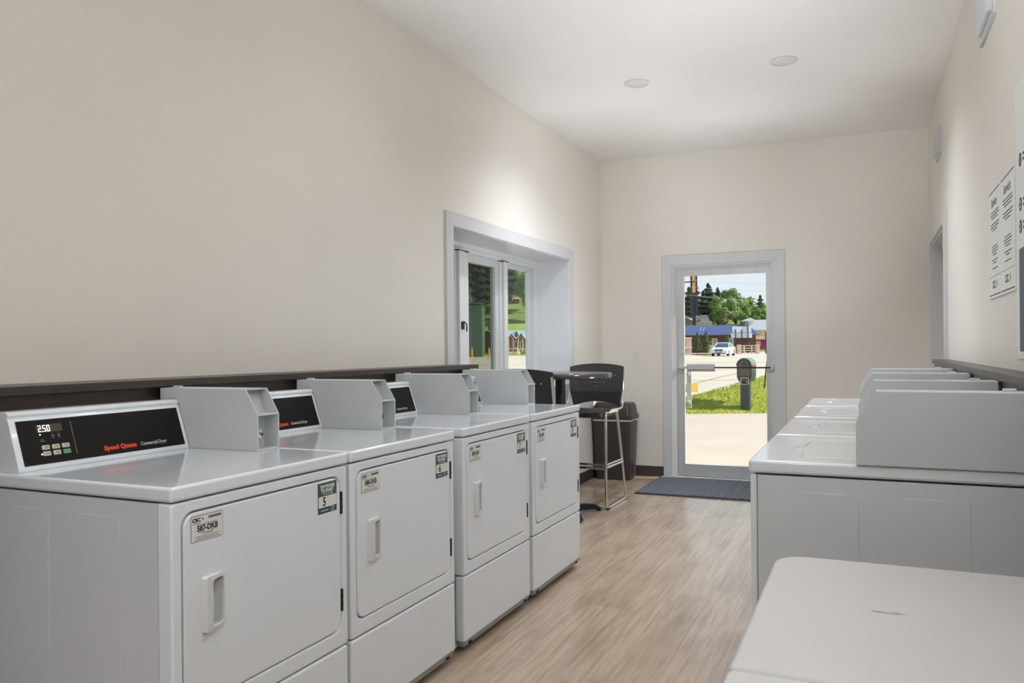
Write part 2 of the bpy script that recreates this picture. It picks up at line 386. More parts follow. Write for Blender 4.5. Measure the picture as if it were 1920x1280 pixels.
# left window ----------------------------------------------------------------
def casing(name, u0, u1, v0, v1, wd, axis, a0, a1, bottom):
    b = MB()
    f = {'x': lambda u, v, a: (a, u, v), 'y': lambda u, v, a: (u, a, v)}[axis]
    def strip(q):
        b.loft([[f(*p, a) for p in q] for a in (a0, a1)])
    strip([(u0 - wd, v1 + wd), (u1 + wd, v1 + wd), (u1, v1), (u0, v1)])
    vb = v0 - wd if bottom else v0
    strip([(u0 - wd, v1 + wd), (u0, v1), (u0, v0), (u0 - wd, vb)])
    strip([(u1 + wd, v1 + wd), (u1 + wd, vb), (u1, v0), (u1, v1)])
    if bottom: strip([(u0 - wd, vb), (u0, v0), (u1, v0), (u1 + wd, vb)])
    return struct(b.build(name, M['trim'], bevel=.002))
casing('trim_1', WY0, WY1, WZ0, WZ1, .09, 'x', XL, XL + .018, True)
# reveal lining
b = MB()
LX = -2.745
b.box(LX, XL + .004, WY0 - .012, WY0 + .006, WZ0, WZ1).box(LX, XL + .004, WY1 - .006, WY1 + .012, WZ0, WZ1)
b.box(LX, XL + .004, WY0, WY1, WZ1 - .006, WZ1 + .012).box(LX, XL + .03, WY0, WY1, WZ0 - .012, WZ0 + .006)
struct(b.build('trim_2', M['trim'], bevel=.002))
win = thing('window_1', 'white sliding service window set deep in the left wall', 'window'); struct(win)
b = MB()
fx0, fx1 = -2.775, -2.695
b.box(fx0, fx1, WY0, WY1, 1.955, WZ1 - .004).box(fx0, fx1, WY0, WY1, WZ0, WZ0 + .07)
b.box(fx0, fx1, WY0, WY0 + .07, WZ0, 1.96).box(fx0, fx1, 6.54, WY1, WZ0, 1.96)
b.box(fx0, fx1 + .012, WY0, WY1, 1.985, WZ1 - .003)
b.build('window_frame', M['alu_white'], win, bevel=.003)
for y0, y1, x0, x1 in ((4.98, 5.155, -2.77, -2.635), (5.80, 5.905, -2.77, -2.66)):
    b = MB().box(x0, x1 - .03, y0, y1, WZ0 + .05, 1.95).box(x0, x1, y0 + .012, y1 - .06 * (y1 - y0) / .17 - .012, WZ0 + .05, 1.947)
    b.box(x0, x1 - .012, y0 + .02, y1, WZ0 + .05, 1.946)
    p = b.build('mullion', M['alu_white'], win, bevel=.004)
    MB().box(x1 - .10, x1 - .002, y0 + .004, y1 - .004, 1.947, 1.953).build('mullion_cap', M['dark_metal'], p)
b = MB().box(-2.640, -2.625, 5.01, 5.045, 1.385, 1.44)
b.tube(bend([(-2.622, 5.02, 1.44), (-2.60, 5.025, 1.425), (-2.60, 5.03, 1.40), (-2.61, 5.045, 1.37)], .012), .005, 8)
b.build('latch', M['dark_metal'], win, bevel=.002)
def sash(y0, y1, st, xx, gm):
    o = rrect(y0, y1, WZ0 + .06, 1.955, .001, 1); i = rrect(y0 + st[0], y1 - st[1], WZ0 + .12, 1.955 - st[2], .001, 1)
    s = MB().ring(o, i, xx - .022, xx + .022).build('sash', M['alu'], win, bevel=.003)
    MB().box(xx - .003, xx + .003, y0 + st[0] - .005, y1 - st[1] + .005, WZ0 + .115, 1.96 - st[2]).build('pane', gm, s, sharp=None)
sash(4.52, 5.06, (.06, .06, .05), -2.735, M['glass_dark'])
sash(5.10, 5.86, (.05, .115, .06), -2.735, M['glass_dark'])
sash(5.86, 6.545, (.05, .075, .035), -2.740, M['glass'])

# far door --------------------------------------------------------------------
casing('trim_3', DX0, DX1, 0, DZ, .092, 'y', YF - .018, YF, False)
b = MB()
b.box(DX0 - .01, DX0 + .022, YF - .004, YF + .14, 0, DZ + .01).box(DX1 - .022, DX1 + .01, YF - .004, YF + .14, 0, DZ + .01).box(DX0 + .022, DX1 - .022, YF - .004, YF + .14, DZ - .022, DZ + .01)
b.box(DX0 + .022, DX0 + .036, YF + .012, YF + .026, .012, DZ - .022).box(DX1 - .036, DX1 - .022, YF + .012, YF + .026, .012, DZ - .022).box(DX0 + .036, DX1 - .036, YF + .012, YF + .026, DZ - .036, DZ - .022)
struct(b.build('trim_4', M['trim'], bevel=.002))
struct(MB().prism([(YF - .02, 0), (YF - .01, .012), (YF + .15, .012), (YF + .16, 0)], DX0 + .02, DX1 - .02, 'x').build('threshold', M['alu'], bevel=.001))
door = thing('door_1', 'white framed glass door in the far wall with a push bar', 'door'); struct(door)
dx0, dx1, dy0, dy1 = DX0 + .026, DX1 - .026, YF + .03, YF + .074
o = rrect(dx0, dx1, .016, DZ - .026, .001, 1); i = rrect(-1.594, -.841, .128, 1.922, .001, 1)
b = MB().ring(o, i, dy0, dy1, 'y')
b.build('door_frame', M['alu'], door, bevel=.003)
MB().box(-1.60, -.835, dy0 + .02, dy0 + .026, .12, 1.93).build('pane', M['glass'], door, sharp=None)
b = MB().box(-1.556, -1.30, YF - .045, YF - .002, 1.03, 1.083).box(-1.556, -1.30, YF - .03, YF + .01, 1.012, 1.03)
b.build('push_pad', M['alu'], door, bevel=.004)
b = MB().box(-1.30, -.79, YF - .02, YF - .008, 1.043, 1.056)
b.build('push_bar', M['dark_metal'], door, bevel=.002)
b = MB().box(-.80, -.775, YF - .03, YF + .032, 1.03, 1.068).box(-1.64, -1.556, YF - .03, YF + .032, 1.038, 1.062)
b.build('bar_bracket', M['alu'], door, bevel=.003)
MB().lathe([(.0, 0), (.016, 0), (.018, .006), (.018, .014)], (-1.622, dy0 - .013, 1.2), 20, 'y').build('lock_cylinder', M['alu'], door)
b = MB().box(-1.592, -1.548, YF + .115, YF + .13, .655, 1.045)
b.box(-1.585, -1.56, YF + .07, YF + .116, .70, .73).box(-1.585, -1.56, YF + .07, YF + .116, .97, 1.0)
b.build('pull_handle', M['alu'], door, bevel=.003)
for z in (.25, 1.0, 1.78):
    MB().lathe([(.008, 0), (.008, .09)], (dx1 + .004, dy0 - .006, z), 10).build('hinge', M['alu'], door)

# right-hand door ---------------------------------------------------------------
casing('trim_5', RY0, RY1, 0, RZ, .095, 'x', XR - .02, XR, False)
b = MB()
b.box(XR - .004, XR + .3, RY0 - .01, RY0 + .02, 0, RZ + .01).box(XR - .004, XR + .3, RY1 - .02, RY1 + .01, 0, RZ + .01).box(XR - .004, XR + .3, RY0 + .02, RY1 - .02, RZ - .02, RZ + .01)
b.box(XR + .055, XR + .075, RY1 - .036, RY1 - .018, 0, RZ - .02).box(XR + .055, XR + .075, RY0 + .02, RY1 - .036, RZ - .036, RZ - .02)
struct(b.build('trim_6', M['trim'], bevel=.002))
door2 = thing('door_2', 'white side door in the right wall beyond the washers', 'door'); struct(door2)
MB().box(XR + .14, XR + .185, RY0 + .02, RY1 - .02, .01, RZ - .025).build('door_leaf', M['trim'], door2, bevel=.003)
MB().lathe([(.012, 0), (.012, .03), (.027, .04), (.027, .06), (.015, .068)], (XR + .07, RY1 - .1, 1.0), 20, 'x').build('knob', M['steel'], door2)

# bulkheads behind the machines ---------------------------------------------------
t = thing('ledge', 'dark wood ledge running along the left wall behind the dryers', 'ledge', (XL, 0, 0)); struct(t)
MB().box(0, .178, YB, 4.40, 0, 1.122).build('ledge_panel', M['laminate'], t, bevel=.002)
for y0, y1 in ((YB, .45), (.452, 2.845), (2.847, 4.41)):
    MB().box(0, .206, y0, y1, 1.122, 1.147).build('ledge_cap', M['laminate'], t, bevel=.0015)
t = thing('ledge', 'dark wood ledge running along the right wall behind the washers', 'ledge', (XR, 0, 0)); struct(t)
MB().box(-.088, 0, YB, 5.86, 0, 1.122).build('ledge_panel', M['laminate'], t, bevel=.002)
for y0, y1 in ((YB, 1.6), (1.602, 4.02), (4.022, 5.9)):
    MB().box(-.098, 0, y0, y1, 1.122, 1.147).build('ledge_cap', M['laminate'], t, bevel=.0015)

# ------------------------------------------------------------------ laundry machines
TOP, GAP = .921, .8826
def coin_box(root, W):
    y0, y1 = W - .09, W + .012
    zt, zm = 1.119, 1.036
    side = [(-.70, TOP), (-.276, TOP), (-.276, zm), (-.325, zt), (-.70, zt)]
    b = MB()
    b.prism([(-.70, TOP), (-.335, TOP), (-.335, zm), (-.365, zt), (-.70, zt)], y0 + .002, y1 - .002, 'y')
    for a in (y0, y1 - .005): b.prism(side, a, a + .005, 'y')
    b.prism([(-.372, zt - .0004), (-.325, zt - .0002), (-.328, zt - .005), (-.372, zt - .005)], y0 + .004, y1 - .004, 'y')
    b.box(-.34, -.277, y0 + .004, y1 - .004, zm - .003, zm + .002)
    b.box(-.34, -.277, y0 + .004, y1 - .004, TOP, TOP + .005)
    b.box(-.662, -.640, y0 - .0015, y0 + .003, 1.083, 1.093)
    c = b.build('coin_box', M['coin'], root, bevel=.0018)
    MB().box(-.655, -.625, y0 + .012, y0 + .03, zt, zt + .007).build('top_catch', M['plastic'], c, bevel=.002)
    MB().box(-.336, -.331, y0 + .022, y0 + .068, TOP + .012, zm - .008).build('lock_plate', M['steel'], c, bevel=.001)
    l = MB().lathe([(.0, 0), (.0125, 0), (.0125, .018), (.015, .019), (.015, .023), (.012, .025), (0, .025)], (-.332, y0 + .052, .972), 24, 'x')
    l.build('lock_cylinder', M['chrome'], c)
    MB().box(-.3075, -.3062, y0 + .049, y0 + .057, .966, .974).build('keyhole', M['matt_black'], c)
    for z in (.942, 1.012): MB().lathe([(0, 0), (.0032, 0), (.0032, .004), (0, .005)], (-.331, y0 + .050, z), 12, 'x').build('screw', M['chrome'], c)
    MB().lathe([(0, 0), (.009, 0), (.009, .003), (0, .0035)], (-.353, y0 + .045, 1.094), 16, 'x').build('button_plug', M['coin'], c)
    MB().box(-.345, -.343, y0 + .020, y0 + .0225, 1.06, 1.098).build('coin_slot', M['matt_black'], c)
def console(root, W):
    prof = [(-.70, TOP), (-.568, TOP), (-.5665, .926), (-.5685, .933), (-.6105, 1.059), (-.6155, 1.0635), (-.6155, 1.067), (-.612, 1.0705), (-.6125, 1.076), (-.618, 1.081), (-.64, 1.083), (-.70, 1.081)]
    MB().prism(prof, .016, W - .093, 'y').build('control_console', M['enamel'], root, bevel=.004, seg=3)
    # black fascia lying on the sloped face
    t = Vector((-.042, 0, .126)).normalized(); n = Vector((.126, 0, .042)).normalized()
    X = basis(Vector((-.5685, 0, .933)) + n * .0004, (0, 1, 0), t)
    k = .1328 / .126
    b = MB(X)
    b.prism([(.034, .003), (W - .108, .003), (W - .108, .129), (.034, .129)], 0, .0012, 'z')
    fa = b.build('control_panel', M['black_panel'], root)
    z = .0012
    MB(X).box(.088, .164, .092, .114, z, z + .0004).build('display_window', M['lcd'], fa)
    b = MB(X)
    segs = {'2': 'abged', '5': 'afgcd', '0': 'abcdef'}
    def digit(ch, u, v, w, h, th):
        P = {'a': ((0, h), (w, h)), 'b': ((w, h), (w, h / 2)), 'c': ((w, h / 2), (w, 0)), 'd': ((0, 0), (w, 0)), 'e': ((0, h / 2), (0, 0)), 'f': ((0, h), (0, h / 2)), 'g': ((0, h / 2), (w, h / 2))}
        for s in segs[ch]:
            (a, c), (e, f) = P[s]
            b.box(u + min(a, e) - th, u + max(a, e) + th, v + min(c, f) - th, v + max(c, f) + th, z + .0004, z + .0008)
    for u, ch in ((.0935, '2'), (.1075, '5'), (.1195, '0')): digit(ch, u, .0945, .0066, .0165, .0009)
    b.box(.1029, .1048, .0936, .0955, z + .0004, z + .0008)
    b.build('price_digits', M['digit'], fa)
    for u, v in ((.095, .086), (.0885, .0305)): MB(X).lathe([(0, z), (.0022, z), (.0022, z + .0006), (0, z + .0007)], (u, v, 0), 10).build('indicator_light', M['digit'], fa)
    for j in range(2):
        for i in range(3):
            u, v = .092 + .030 * i + .003 * (1 - j) * 0, .0425 - .0175 * j
            bt = MB(X).prism(rrect(u, u + .0225, v, v + .0125, .002, 3), z, z + .0012, 'z').build('button', M['button_green' if (i, j) == (2, 1) else 'button'], fa)
            q = MB(X)
            for g in range(2): q.box(u + .0075, u + .0185, v + .0035 + g * .0035, v + .0055 + g * .0035, z + .0012, z + .0015)
            q.build('button_print', M['grey_ink'], bt)
    MB(X).box(.192, .1935, .020, .118, z, z + .0004).build('divider_line', M['grey_ink'], fa)
    for bs in (((.128, .136, .074, .0755), (.129, .135, .079, .083), (.130, .132, .0865, .0885)), ((.146, .154, .074, .0755), (.147, .153, .079, .083), (.148, .150, .0865, .0885)), ((.090, .106, .066, .0675), (.093, .103, .0705, .072))):
        b = MB(X)
        for u0, u1, v0, v1 in bs: b.box(u0, u1, v0, v1, z, z + .0003)
        b.build('legend_print', M['grey_ink'], fa)
    MB(X).text('Speed Queen', .0185, Matrix.Translation((.282, .018, z)), bold=.0012, sx=1.12).build('red_lettering', M['red'], fa, sharp=None)
    MB(X).text('Commercial Dryer', .0165, Matrix.Translation((.412, .018, z)), sx=.78).build('white_lettering', M['white_ink'], fa, sharp=None)
def cabinet(root, W, fp, sh=0):
    b = MB().box(-.70, -fp, 0, W, .022, .8795)
    for y in (-.0016, W):
        for x0, x1 in ((-.582, -.428), (-.318, -.172)):
            b.prism(rrect(x0 + sh, x1 + sh, .12, .838, .008, 4), y, y + .0016, 'y')
    b.build('cabinet', M['enamel_shaded_side'], root, bevel=.0012)
    for x in (-.10, -.62):
        for y in (.07, W - .07):
            MB().lathe([(.016, .0), (.018, .004), (.012, .01), (.008, .03)], (x, y, 0), 14).build('foot', M['dark_plastic'], root)
def lid(root, W):
    return MB().box(-.70, .004, -.004, W + .004, GAP + .0018, TOP).build('top_panel', M['enamel'], root, bevel=.009, seg=4)
def make_dryer(W):
    root = thing('clothes_dryer', 'x', 'dryer', group='coin dryers along the left wall')
    cabinet(root, W, .045)
    lid(root, W)
    hy0, hy1, hz0, hz1 = .031, .6575, .372, .853
    out = rrect(0, W, .3215, GAP - .0022, .006); inn = rrect(hy0, hy1, hz0, hz1, .04)
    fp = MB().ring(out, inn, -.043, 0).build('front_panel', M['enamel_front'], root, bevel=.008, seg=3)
    MB().box(-.044, -.036, .01, W - .01, .34, .87).build('gap_shade_plate', M['matt_black'], root)  # dark plate added so the gap round the door reads as deep shade
    g = .0042
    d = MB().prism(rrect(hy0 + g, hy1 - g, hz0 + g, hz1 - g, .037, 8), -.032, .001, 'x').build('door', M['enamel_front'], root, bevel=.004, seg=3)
    cut(d, MB().prism(rrect(.113, .159, .560, .674, .008, 4), -.0285, .03, 'x'))
    # handle: a raised bezel that rises to the left of the pocket
    o_ = rrect(.088, .165, .548, .686, .006, 4); i_ = rrect(.114, .160, .559, .675, .009, 4)
    hx = lambda y: .001 + .0155 * max(0, min(1, (.172 - y) / .060))
    L0 = [(.0005, y, z) for y, z in o_]
    L1 = [(hx(y) * (.92 if y < .1 else 1), y + (.006 if y < .1 else 0), z) for y, z in o_]
    L2 = [(hx(y), y, z) for y, z in i_]; L3 = [(-.026, y, z) for y, z in i_]
    MB().loft([L0, L1, L2, L3], 0, False, False).build('handle', M['plastic'], d, bevel=.0015)
    for z in (.768, .466):
        h = MB().box(-.004, .003, hy1 - .0035, hy1 + .0045, z - .034, z + .034)
        for k in (-.012, .012): h.box(-.004, .004, hy1 - .0045, hy1 + .0055, z + k - .0015, z + k + .0015)
        h.build('hinge', M['dark_metal'], root)
    # lower panel with a chamfered, tucked-in bottom edge
    b = MB()
    q = lambda z, x1, dy: [(-.043, dy, z), (x1, dy, z), (x1, W - dy, z), (-.043, W - dy, z)]
    b.loft([q(.317, 0, 0), q(.052, 0, 0)], 0)
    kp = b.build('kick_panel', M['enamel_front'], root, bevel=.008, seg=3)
    b = MB().loft([q(.052, -.001, .002), q(.024, -.016, .022)], 0)
    b.build('toe_strip', M['grey_strip'], kp)
    for y in (.05, .063, W - .063, W - .05): MB().box(-.010, -.004, y, y + .006, .032, .044).build('clip', M['dark_metal'], kp)
    console(root, W); coin_box(root, W)
    return root
def id_label(root, serial):
    b = MB(basis((.0011, .057, .776), (0, 1, 0), (0, 0, 1)))
    w_, h_ = .104, .064
    b.prism(rrect(0, w_, 0, h_, .004, 3), 0, .0004, 'z', 1)
    b.prism(rrect(.0012, w_ - .0012, .0012, h_ - .0012, .003, 3), .0002, .0007, 'z', 0)
    Z = .0007
    b.text('CSC', .0125, Matrix.Translation((.004, .0495, Z)), 1, bold=.0006, sx=1.15)
    b.prism([(.036, .0545), (.0385, .0585), (.0395, .0545), (.0375, .0485)], Z, Z + .0003, 'z', 1)
    b.box(.005, .031, .0445, .0462, Z, Z + .0003, 2)
    for k in range(22):
        b.box(.056 + k * .0019, .056 + k * .0019 + (.0009 if k % 3 else .0014), .052, .0585, Z, Z + .0003, 1)
    b.text(serial, .0195, Matrix.Translation((.053, .0255, Z)), 1, bold=.0007, align='CENTER', sx=.92)
    b.text('1-877-264-6622', .0062, Matrix.Translation((.053, .0165, Z)), 1, align='CENTER')
    for x0, x1, y in ((.02, .086, .0412), (.022, .045, .0225), (.064, .084, .0225), (.014, .094, .0115), (.016, .088, .0072), (.008, .096, .0038)):
        b.box(x0, x1, y, y + .0014, Z, Z + .0003, 2)
    o = b.build('number_label', [M['paper'], M['black_ink'], M['grey_ink']], root, sharp=None)
    o['label'] = 'white label printed ' + serial
def tap_label(root, num):
    b = MB(basis((.0011, .543, .751), (0, 1, 0), (0, 0, 1)))
    w_, h_ = .091, .092
    b.box(0, w_, .017, h_, 0, .0005, 1).box(0, w_, 0, .019, 0, .0005, 2)
    Z = .0005
    b.prism(rrect(.003, w_ - .001, .018, .0515, .005, 4), 0, Z + .0003, 'z', 0)
    for s, y in (('TAP PHONE', .0755), ('TO START', .063)): b.text(s, .0135, Matrix.Translation((w_ / 2, y, Z)), 0, bold=.0007, align='CENTER', sx=.95)
    b.box(.024, .064, .0565, .0582, Z, Z + .0003, 0).lathe([(0, Z), (.003, Z), (.003, Z + .0003)], (.067, .0575, 0), 10, 'z', 0)
    b.text(num, .037, Matrix.Translation((.022, .0225, Z + .0003)), 3, bold=.0008, sx=.9)
    b.box(.014, .05, .0075, .0098, Z, Z + .0003, 0)
    b.ring(rrect(.062, .074, .003, .0165, .002, 2), rrect(.0632, .0728, .0045, .0155, .0012, 2), Z, Z + .0003, 'z', 0).box(.0765, .0778, .003, .016, Z, Z + .0003, 0)
    o = b.build('number_sticker', [M['paper'], M['green'], M['teal'], M['black_ink']], root, sharp=None)
    o['label'] = 'green TAP PHONE TO START sticker with the number ' + num

WD = .69
dryer0 = make_dryer(WD)
ys = (1.375, 2.083, 2.85, 3.585)
for i, y in enumerate(ys):
    lab = ('white coin dryer with sticker number 5 and lit 2.50 display, nearest of the row',
           'white coin dryer with sticker number 6, between dryers 5 and 7',
           'white coin dryer with sticker number 7, between dryers 6 and 8',
           'white coin dryer with sticker number 8, last before the bar table')[i]
    o = dryer0 if i == 0 else dup(dryer0, (-1.497, y, 0))
    o.location = (-1.497, y, 0); o['label'] = lab
    if i == 0: drs = [o]
    else: drs.append(o)
for o, s, n in zip(drs, ('587-DKB', '588-DKB', '589-DKB', '590-DKB'), '5678'):
    id_label(o, s); tap_label(o, n)

def make_washer(W):
    root = thing('washing_machine', 'x', 'washer', rotz=math.pi, group='coin washers along the right wall')
    cabinet(root, W, .020, .038)
    tp = lid(root, W)
    # loading lid: a pocket with a separate flap, its front edge bowed, and a finger scoop
    def outline(e):
        p = [(-.55, W - .107 + e)]
        a, c = W - .107 + e, W - .526 - e
        for k in range(13):
            s = k / 12; y = a + (c - a) * s
            p.append((-.136 + e + .013 * (1 - (2 * s - 1) ** 2), y))
        p.append((-.55, c)); return p
    cut(tp, MB().prism(outline(.0025), TOP - .008, TOP + .02, 'z'))
    mid = W - .3165
    cut(tp, MB().loft([[(-.150, mid - .075, TOP - .016), (-.150, mid + .075, TOP - .016), (-.150, mid + .085, TOP + .01), (-.150, mid - .085, TOP + .01)],
                       [(-.088, mid - .036, TOP - .001), (-.088, mid + .036, TOP - .001), (-.085, mid + .044, TOP + .01), (-.085, mid - .044, TOP + .01)]]))
    MB().prism(outline(0), TOP - .0055, TOP + .0008, 'z').build('lid', M['enamel'], root, bevel=.003, seg=3)
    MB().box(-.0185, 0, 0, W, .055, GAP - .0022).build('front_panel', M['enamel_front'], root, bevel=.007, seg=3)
    MB().box(-.06, -.03, .02, W - .02, .004, .054).build('kick_panel', M['enamel'], root, bevel=.003)
    console(root, W); coin_box(root, W)
    return root
WW = .67
w0 = make_washer(WW)
for i, y in enumerate((2.325, 3.045, 3.835, 4.56)):
    lab = ('white top-loading coin washer nearest the camera, its blank side panel facing us',
           'white top-loading coin washer second along the right wall',
           'white top-loading coin washer third along, right after the wider gap',
           'white top-loading coin washer farthest along the right wall, nearest the glass door')[i]
    if i == 0:
        w0.location = (-.305, y + WW, 0); w0['label'] = lab
    else: dup(w0, (-.305, y + WW, 0), None, lab)

# ------------------------------------------------------------------ folding table in the foreground
t = thing('folding_table', 'white plastic fold-in-half table in the right foreground before the washers', 'table', (.135, 1.245, 0))
for s in (0, 1):
    y0, y1 = ((.003, .728) if s else (-.728, -.003))
    r_ = .07
    pts = []
    if s: pts = [(-.335, y0)] + [(.335, y0)] + [p for p in rrect(-.335, .335, y0, y1, r_, 7) if p[1] > y1 - r_ - .001]
    else: pts = [p for p in rrect(-.335, .335, y0, y1, r_, 7) if p[1] < y0 + r_ + .001] + [(.335, y1), (-.335, y1)]
    q = MB().prism(pts, .708, .75, 'z').build('table_half', M['fold'], t, bevel=.012, seg=4)
    if s:
        b = MB()
        for k in range(9):
            x = -.115 + random.uniform(-.02, .05); y = .36 + random.uniform(-.006, .008); a = random.uniform(-.2, .5)
            b.poly([(x, y, .7503), (x + .02, y + a * .008, .7503), (x + .026, y + .002 + a * .008, .7503), (x + .004, y + .003, .7503)])
        b.poly([(-.10, .36, .7503), (-.085, .36, .7503), (-.085, .382, .7503)])
        for x, y in ((.12, .33), (-.16, .30), (.02, .61), (-.11, .66), (.16, .66)): b.lathe([(0, .7501), (.0022, .7501), (.0022, .7503), (0, .7503)], (x, y, 0), 7)
        b.build('scuff_mark', M['scuff'], q, sharp=None)
for y in (-.60, .60):
    b = MB()
    for x in (-.27, .27): b.tube([(x, y * .82, .705), (x, y, .014)], .012, 10)
    b.tube([(-.27, y * .96, .16), (.27, y * .96, .16)], .009, 8).tube([(-.27, y * .82, .70), (.27, y * .82, .70)], .010, 8)
    b.tube([(0, y * .86, .56), (0, y * .35, .704)], .008, 8).tube([(-.27, y * .86, .56), (.27, y * .86, .56)], .008, 8)
    l = b.build('leg_frame', M['fold_leg'], t)
    for x in (-.27, .27): MB().lathe([(.015, 0), (.015, .02), (.012, .024)], (x, y, 0), 12).build('foot_cap', M['dark_plastic'], l)

# ------------------------------------------------------------------ bar table, stools, bin, mat
t = thing('bar_table', 'round dark bar-height pedestal table standing at the left window', 'table', (-2.103, 5.585, 0))
MB().lathe([(0, 1.022), (.37, 1.022), (.383, 1.026), (.385, 1.034), (.385, 1.052), (.382, 1.058), (.375, 1.060), (0, 1.060)], seg=56).build('table_top', M['table_top'], t, sharp=50)
MB().lathe([(.038, .05), (.038, 1.0), (.038, 1.01), (.11, 1.014), (.11, 1.022), (0, 1.022)], seg=28).build('post', M['dark_metal'], t)
b = MB()
for k in range(4):
    a = R(45 + 90 * k); ca, sa = math.cos(a), math.sin(a)
    def P(r, wv, z): return (ca * r - sa * wv, sa * r + ca * wv, z)
    b.loft([[P(.02, -.04, .02), P(.02, .04, .02), P(.02, .03, .075), P(.02, -.03, .075)],
            [P(.28, -.03, .018), P(.28, .03, .018), P(.28, .024, .052), P(.28, -.024, .052)],
            [P(.345, -.026, .016), P(.345, .026, .016), P(.325, .02, .022), P(.325, -.02, .022)]])
    b.lathe([(.014, 0), (.016, .005), (.016, .02)], (ca * .31, sa * .31, 0), 12)
b.build('cross_base', M['dark_metal'], t, bevel=.003)

def make_stool():
    t = thing('bar_stool', 'x', 'bar stool', group='bar stools at the round table')
    for s in (-1, 1):
        x = .252 * s
        side = bend([(x, -.20, .742), (x, -.262, .742), (x * 1.01, -.27, .011), (x * 1.03, .255, .011), (x, .03, .742), (x, -.20, .742)], .05)
        MB().tube(side, .0105, 12).build('side_frame', M['chrome'], t)
        MB().tube(bend([(x * .97, -.04, .748), (x * .96, .225, .752), (x * .93, .285, .86), (x * .90, .318, 1.06)], .05), .0095, 10).build('back_upright', M['chrome'], t)
        b = MB().tube([(x, -.268, .322), (x * 1.03, .148, .318)], .011, 10).tube([(x, -.268, .345), (x * 1.03, .14, .341)], .008, 10)
        b.build('side_rung', M['chrome'], t)
        b = MB().prism([(-.24, .742), (-.16, .766), (-.02, .766), (.05, .742), (-.02, .735), (-.20, .735)], x - .016, x + .016, 'x')
        b.build('seat_bracket', M['chrome'], t, bevel=.004)
        for y in (-.235, .225):
            MB().box(x * 1.02 - .013, x * 1.02 + .013, y - .02, y + .02, 0, .016).build('glide', M['dark_plastic'], t, bevel=.003)
    MB().tube([(-.252, -.268, .318), (.252, -.268, .318)], .011, 10).tube([(-.252, -.268, .346), (.252, -.268, .346)], .008, 10).build('footrest', M['chrome'], t)
    # moulded seat with a waterfall front edge
    loops = []
    for y, zt, zb, hw in ((-.262, .722, .706, .21), (-.255, .742, .702, .225), (-.225, .757, .702, .235), (-.1, .756, .712, .238), (.08, .752, .712, .236), (.16, .758, .716, .235), (.185, .754, .724, .215)):
        n = 12; top = []; bot = []
        for k in range(n + 1):
            u = -1 + 2 * k / n; x = hw * u
            top.append((x, y, zt - .012 * (1 - u * u) - .006 * (abs(u) > .95))); bot.append((x, y, zb))
        loops.append(top + bot[::-1])
    MB().loft(loops).build('seat', M['dark_plastic'], t, bevel=0, sharp=60)
    # curved back shell, upper panel leaning back above a crease, arched underneath
    NU, NV = 24, 12
    def pt(u, v, off):
        a = u * 2 - 1
        top = 1.112 - .022 * a * a - .004 * abs(a) ** 8
        bot = .752 + .042 * (1 - a * a) + .0
        z = bot + (top - bot) * v
        hw = .205 + .031 * min(1, max(0, (z - .76) / .18))
        crease = .872 - .012 * (1 - a * a)
        y = .245 + .018 - .036 * (1 - a * a) * -1 * .9
        y += (z - crease) * .16 if z > crease else (z - crease) * -.10 + .006
        return (hw * a, y + off, z)
    vs = sorted(set([i / NV for i in range(NV + 1)] + [.30, .305, .31]))
    b = MB()
    G = [[[b.v(pt(i / NU, v, o_)) for v in vs] for i in range(NU + 1)] for o_ in (0, .011)]
    n2 = len(vs) - 1
    for i in range(NU):
        for j in range(n2):
            b.face((G[0][i][j], G[0][i + 1][j], G[0][i + 1][j + 1], G[0][i][j + 1])); b.face((G[1][i][j], G[1][i][j + 1], G[1][i + 1][j + 1], G[1][i + 1][j]))
        for j in (0, n2): b.face((G[0][i][j], G[1][i][j], G[1][i + 1][j], G[0][i + 1][j]))
    for j in range(n2):
        for i in (0, NU): b.face((G[0][i][j], G[0][i][j + 1], G[1][i][j + 1], G[1][i][j]))
    bk = b.build('backrest', M['dark_plastic'], t)
    c = MB()
    for z, n, sp in ((1.015, 9, .0395), (.984, 7, .039), (.954, 5, .029), (.918, 1, 0)):
        for k in range(n): c.lathe([(.0042, .15), (.0042, .45)], ((k - (n - 1) / 2) * sp, 0, z), 10, 'y')
    cut(bk, c)
    return t
st = make_stool()
st.location = (-2.083, 6.10, 0); st['label'] = 'dark bar stool with chrome sled legs between the round table and the bin'
dup(st, (-2.112, 5.015, 0), math.pi + R(8), 'dark bar stool half hidden behind the last dryer, its back turned to us')

t = thing('trash_bin', 'tall dark brown plastic bin with lid against the far wall', 'bin', (-2.204, 7.335, 0))
def ring_z(hx, hy, z, r=.035): return [(x, y, z) for x, y in rrect(-hx, hx, -hy, hy, r, 5)]
MB().loft([ring_z(.160, .125, .004), ring_z(.163, .128, .0), ring_z(.168, .133, .05), ring_z(.188, .150, .565), ring_z(.180, .142, .566)]).build('bin_body', M['bin'], t)
MB().loft([ring_z(.1885, .1505, .553), ring_z(.191, .153, .562), ring_z(.190, .152, .570)]).build('bag_rim', M['bag'], t)
lidb = MB().loft([ring_z(.190, .152, .566), ring_z(.197, .159, .572), ring_z(.197, .159, .604), ring_z(.186, .150, .612), ring_z(.176, .138, .69), ring_z(.168, .120, .717, .04), ring_z(.15, .10, .724, .04)])
lidb.build('bin_lid', M['bin'], t)

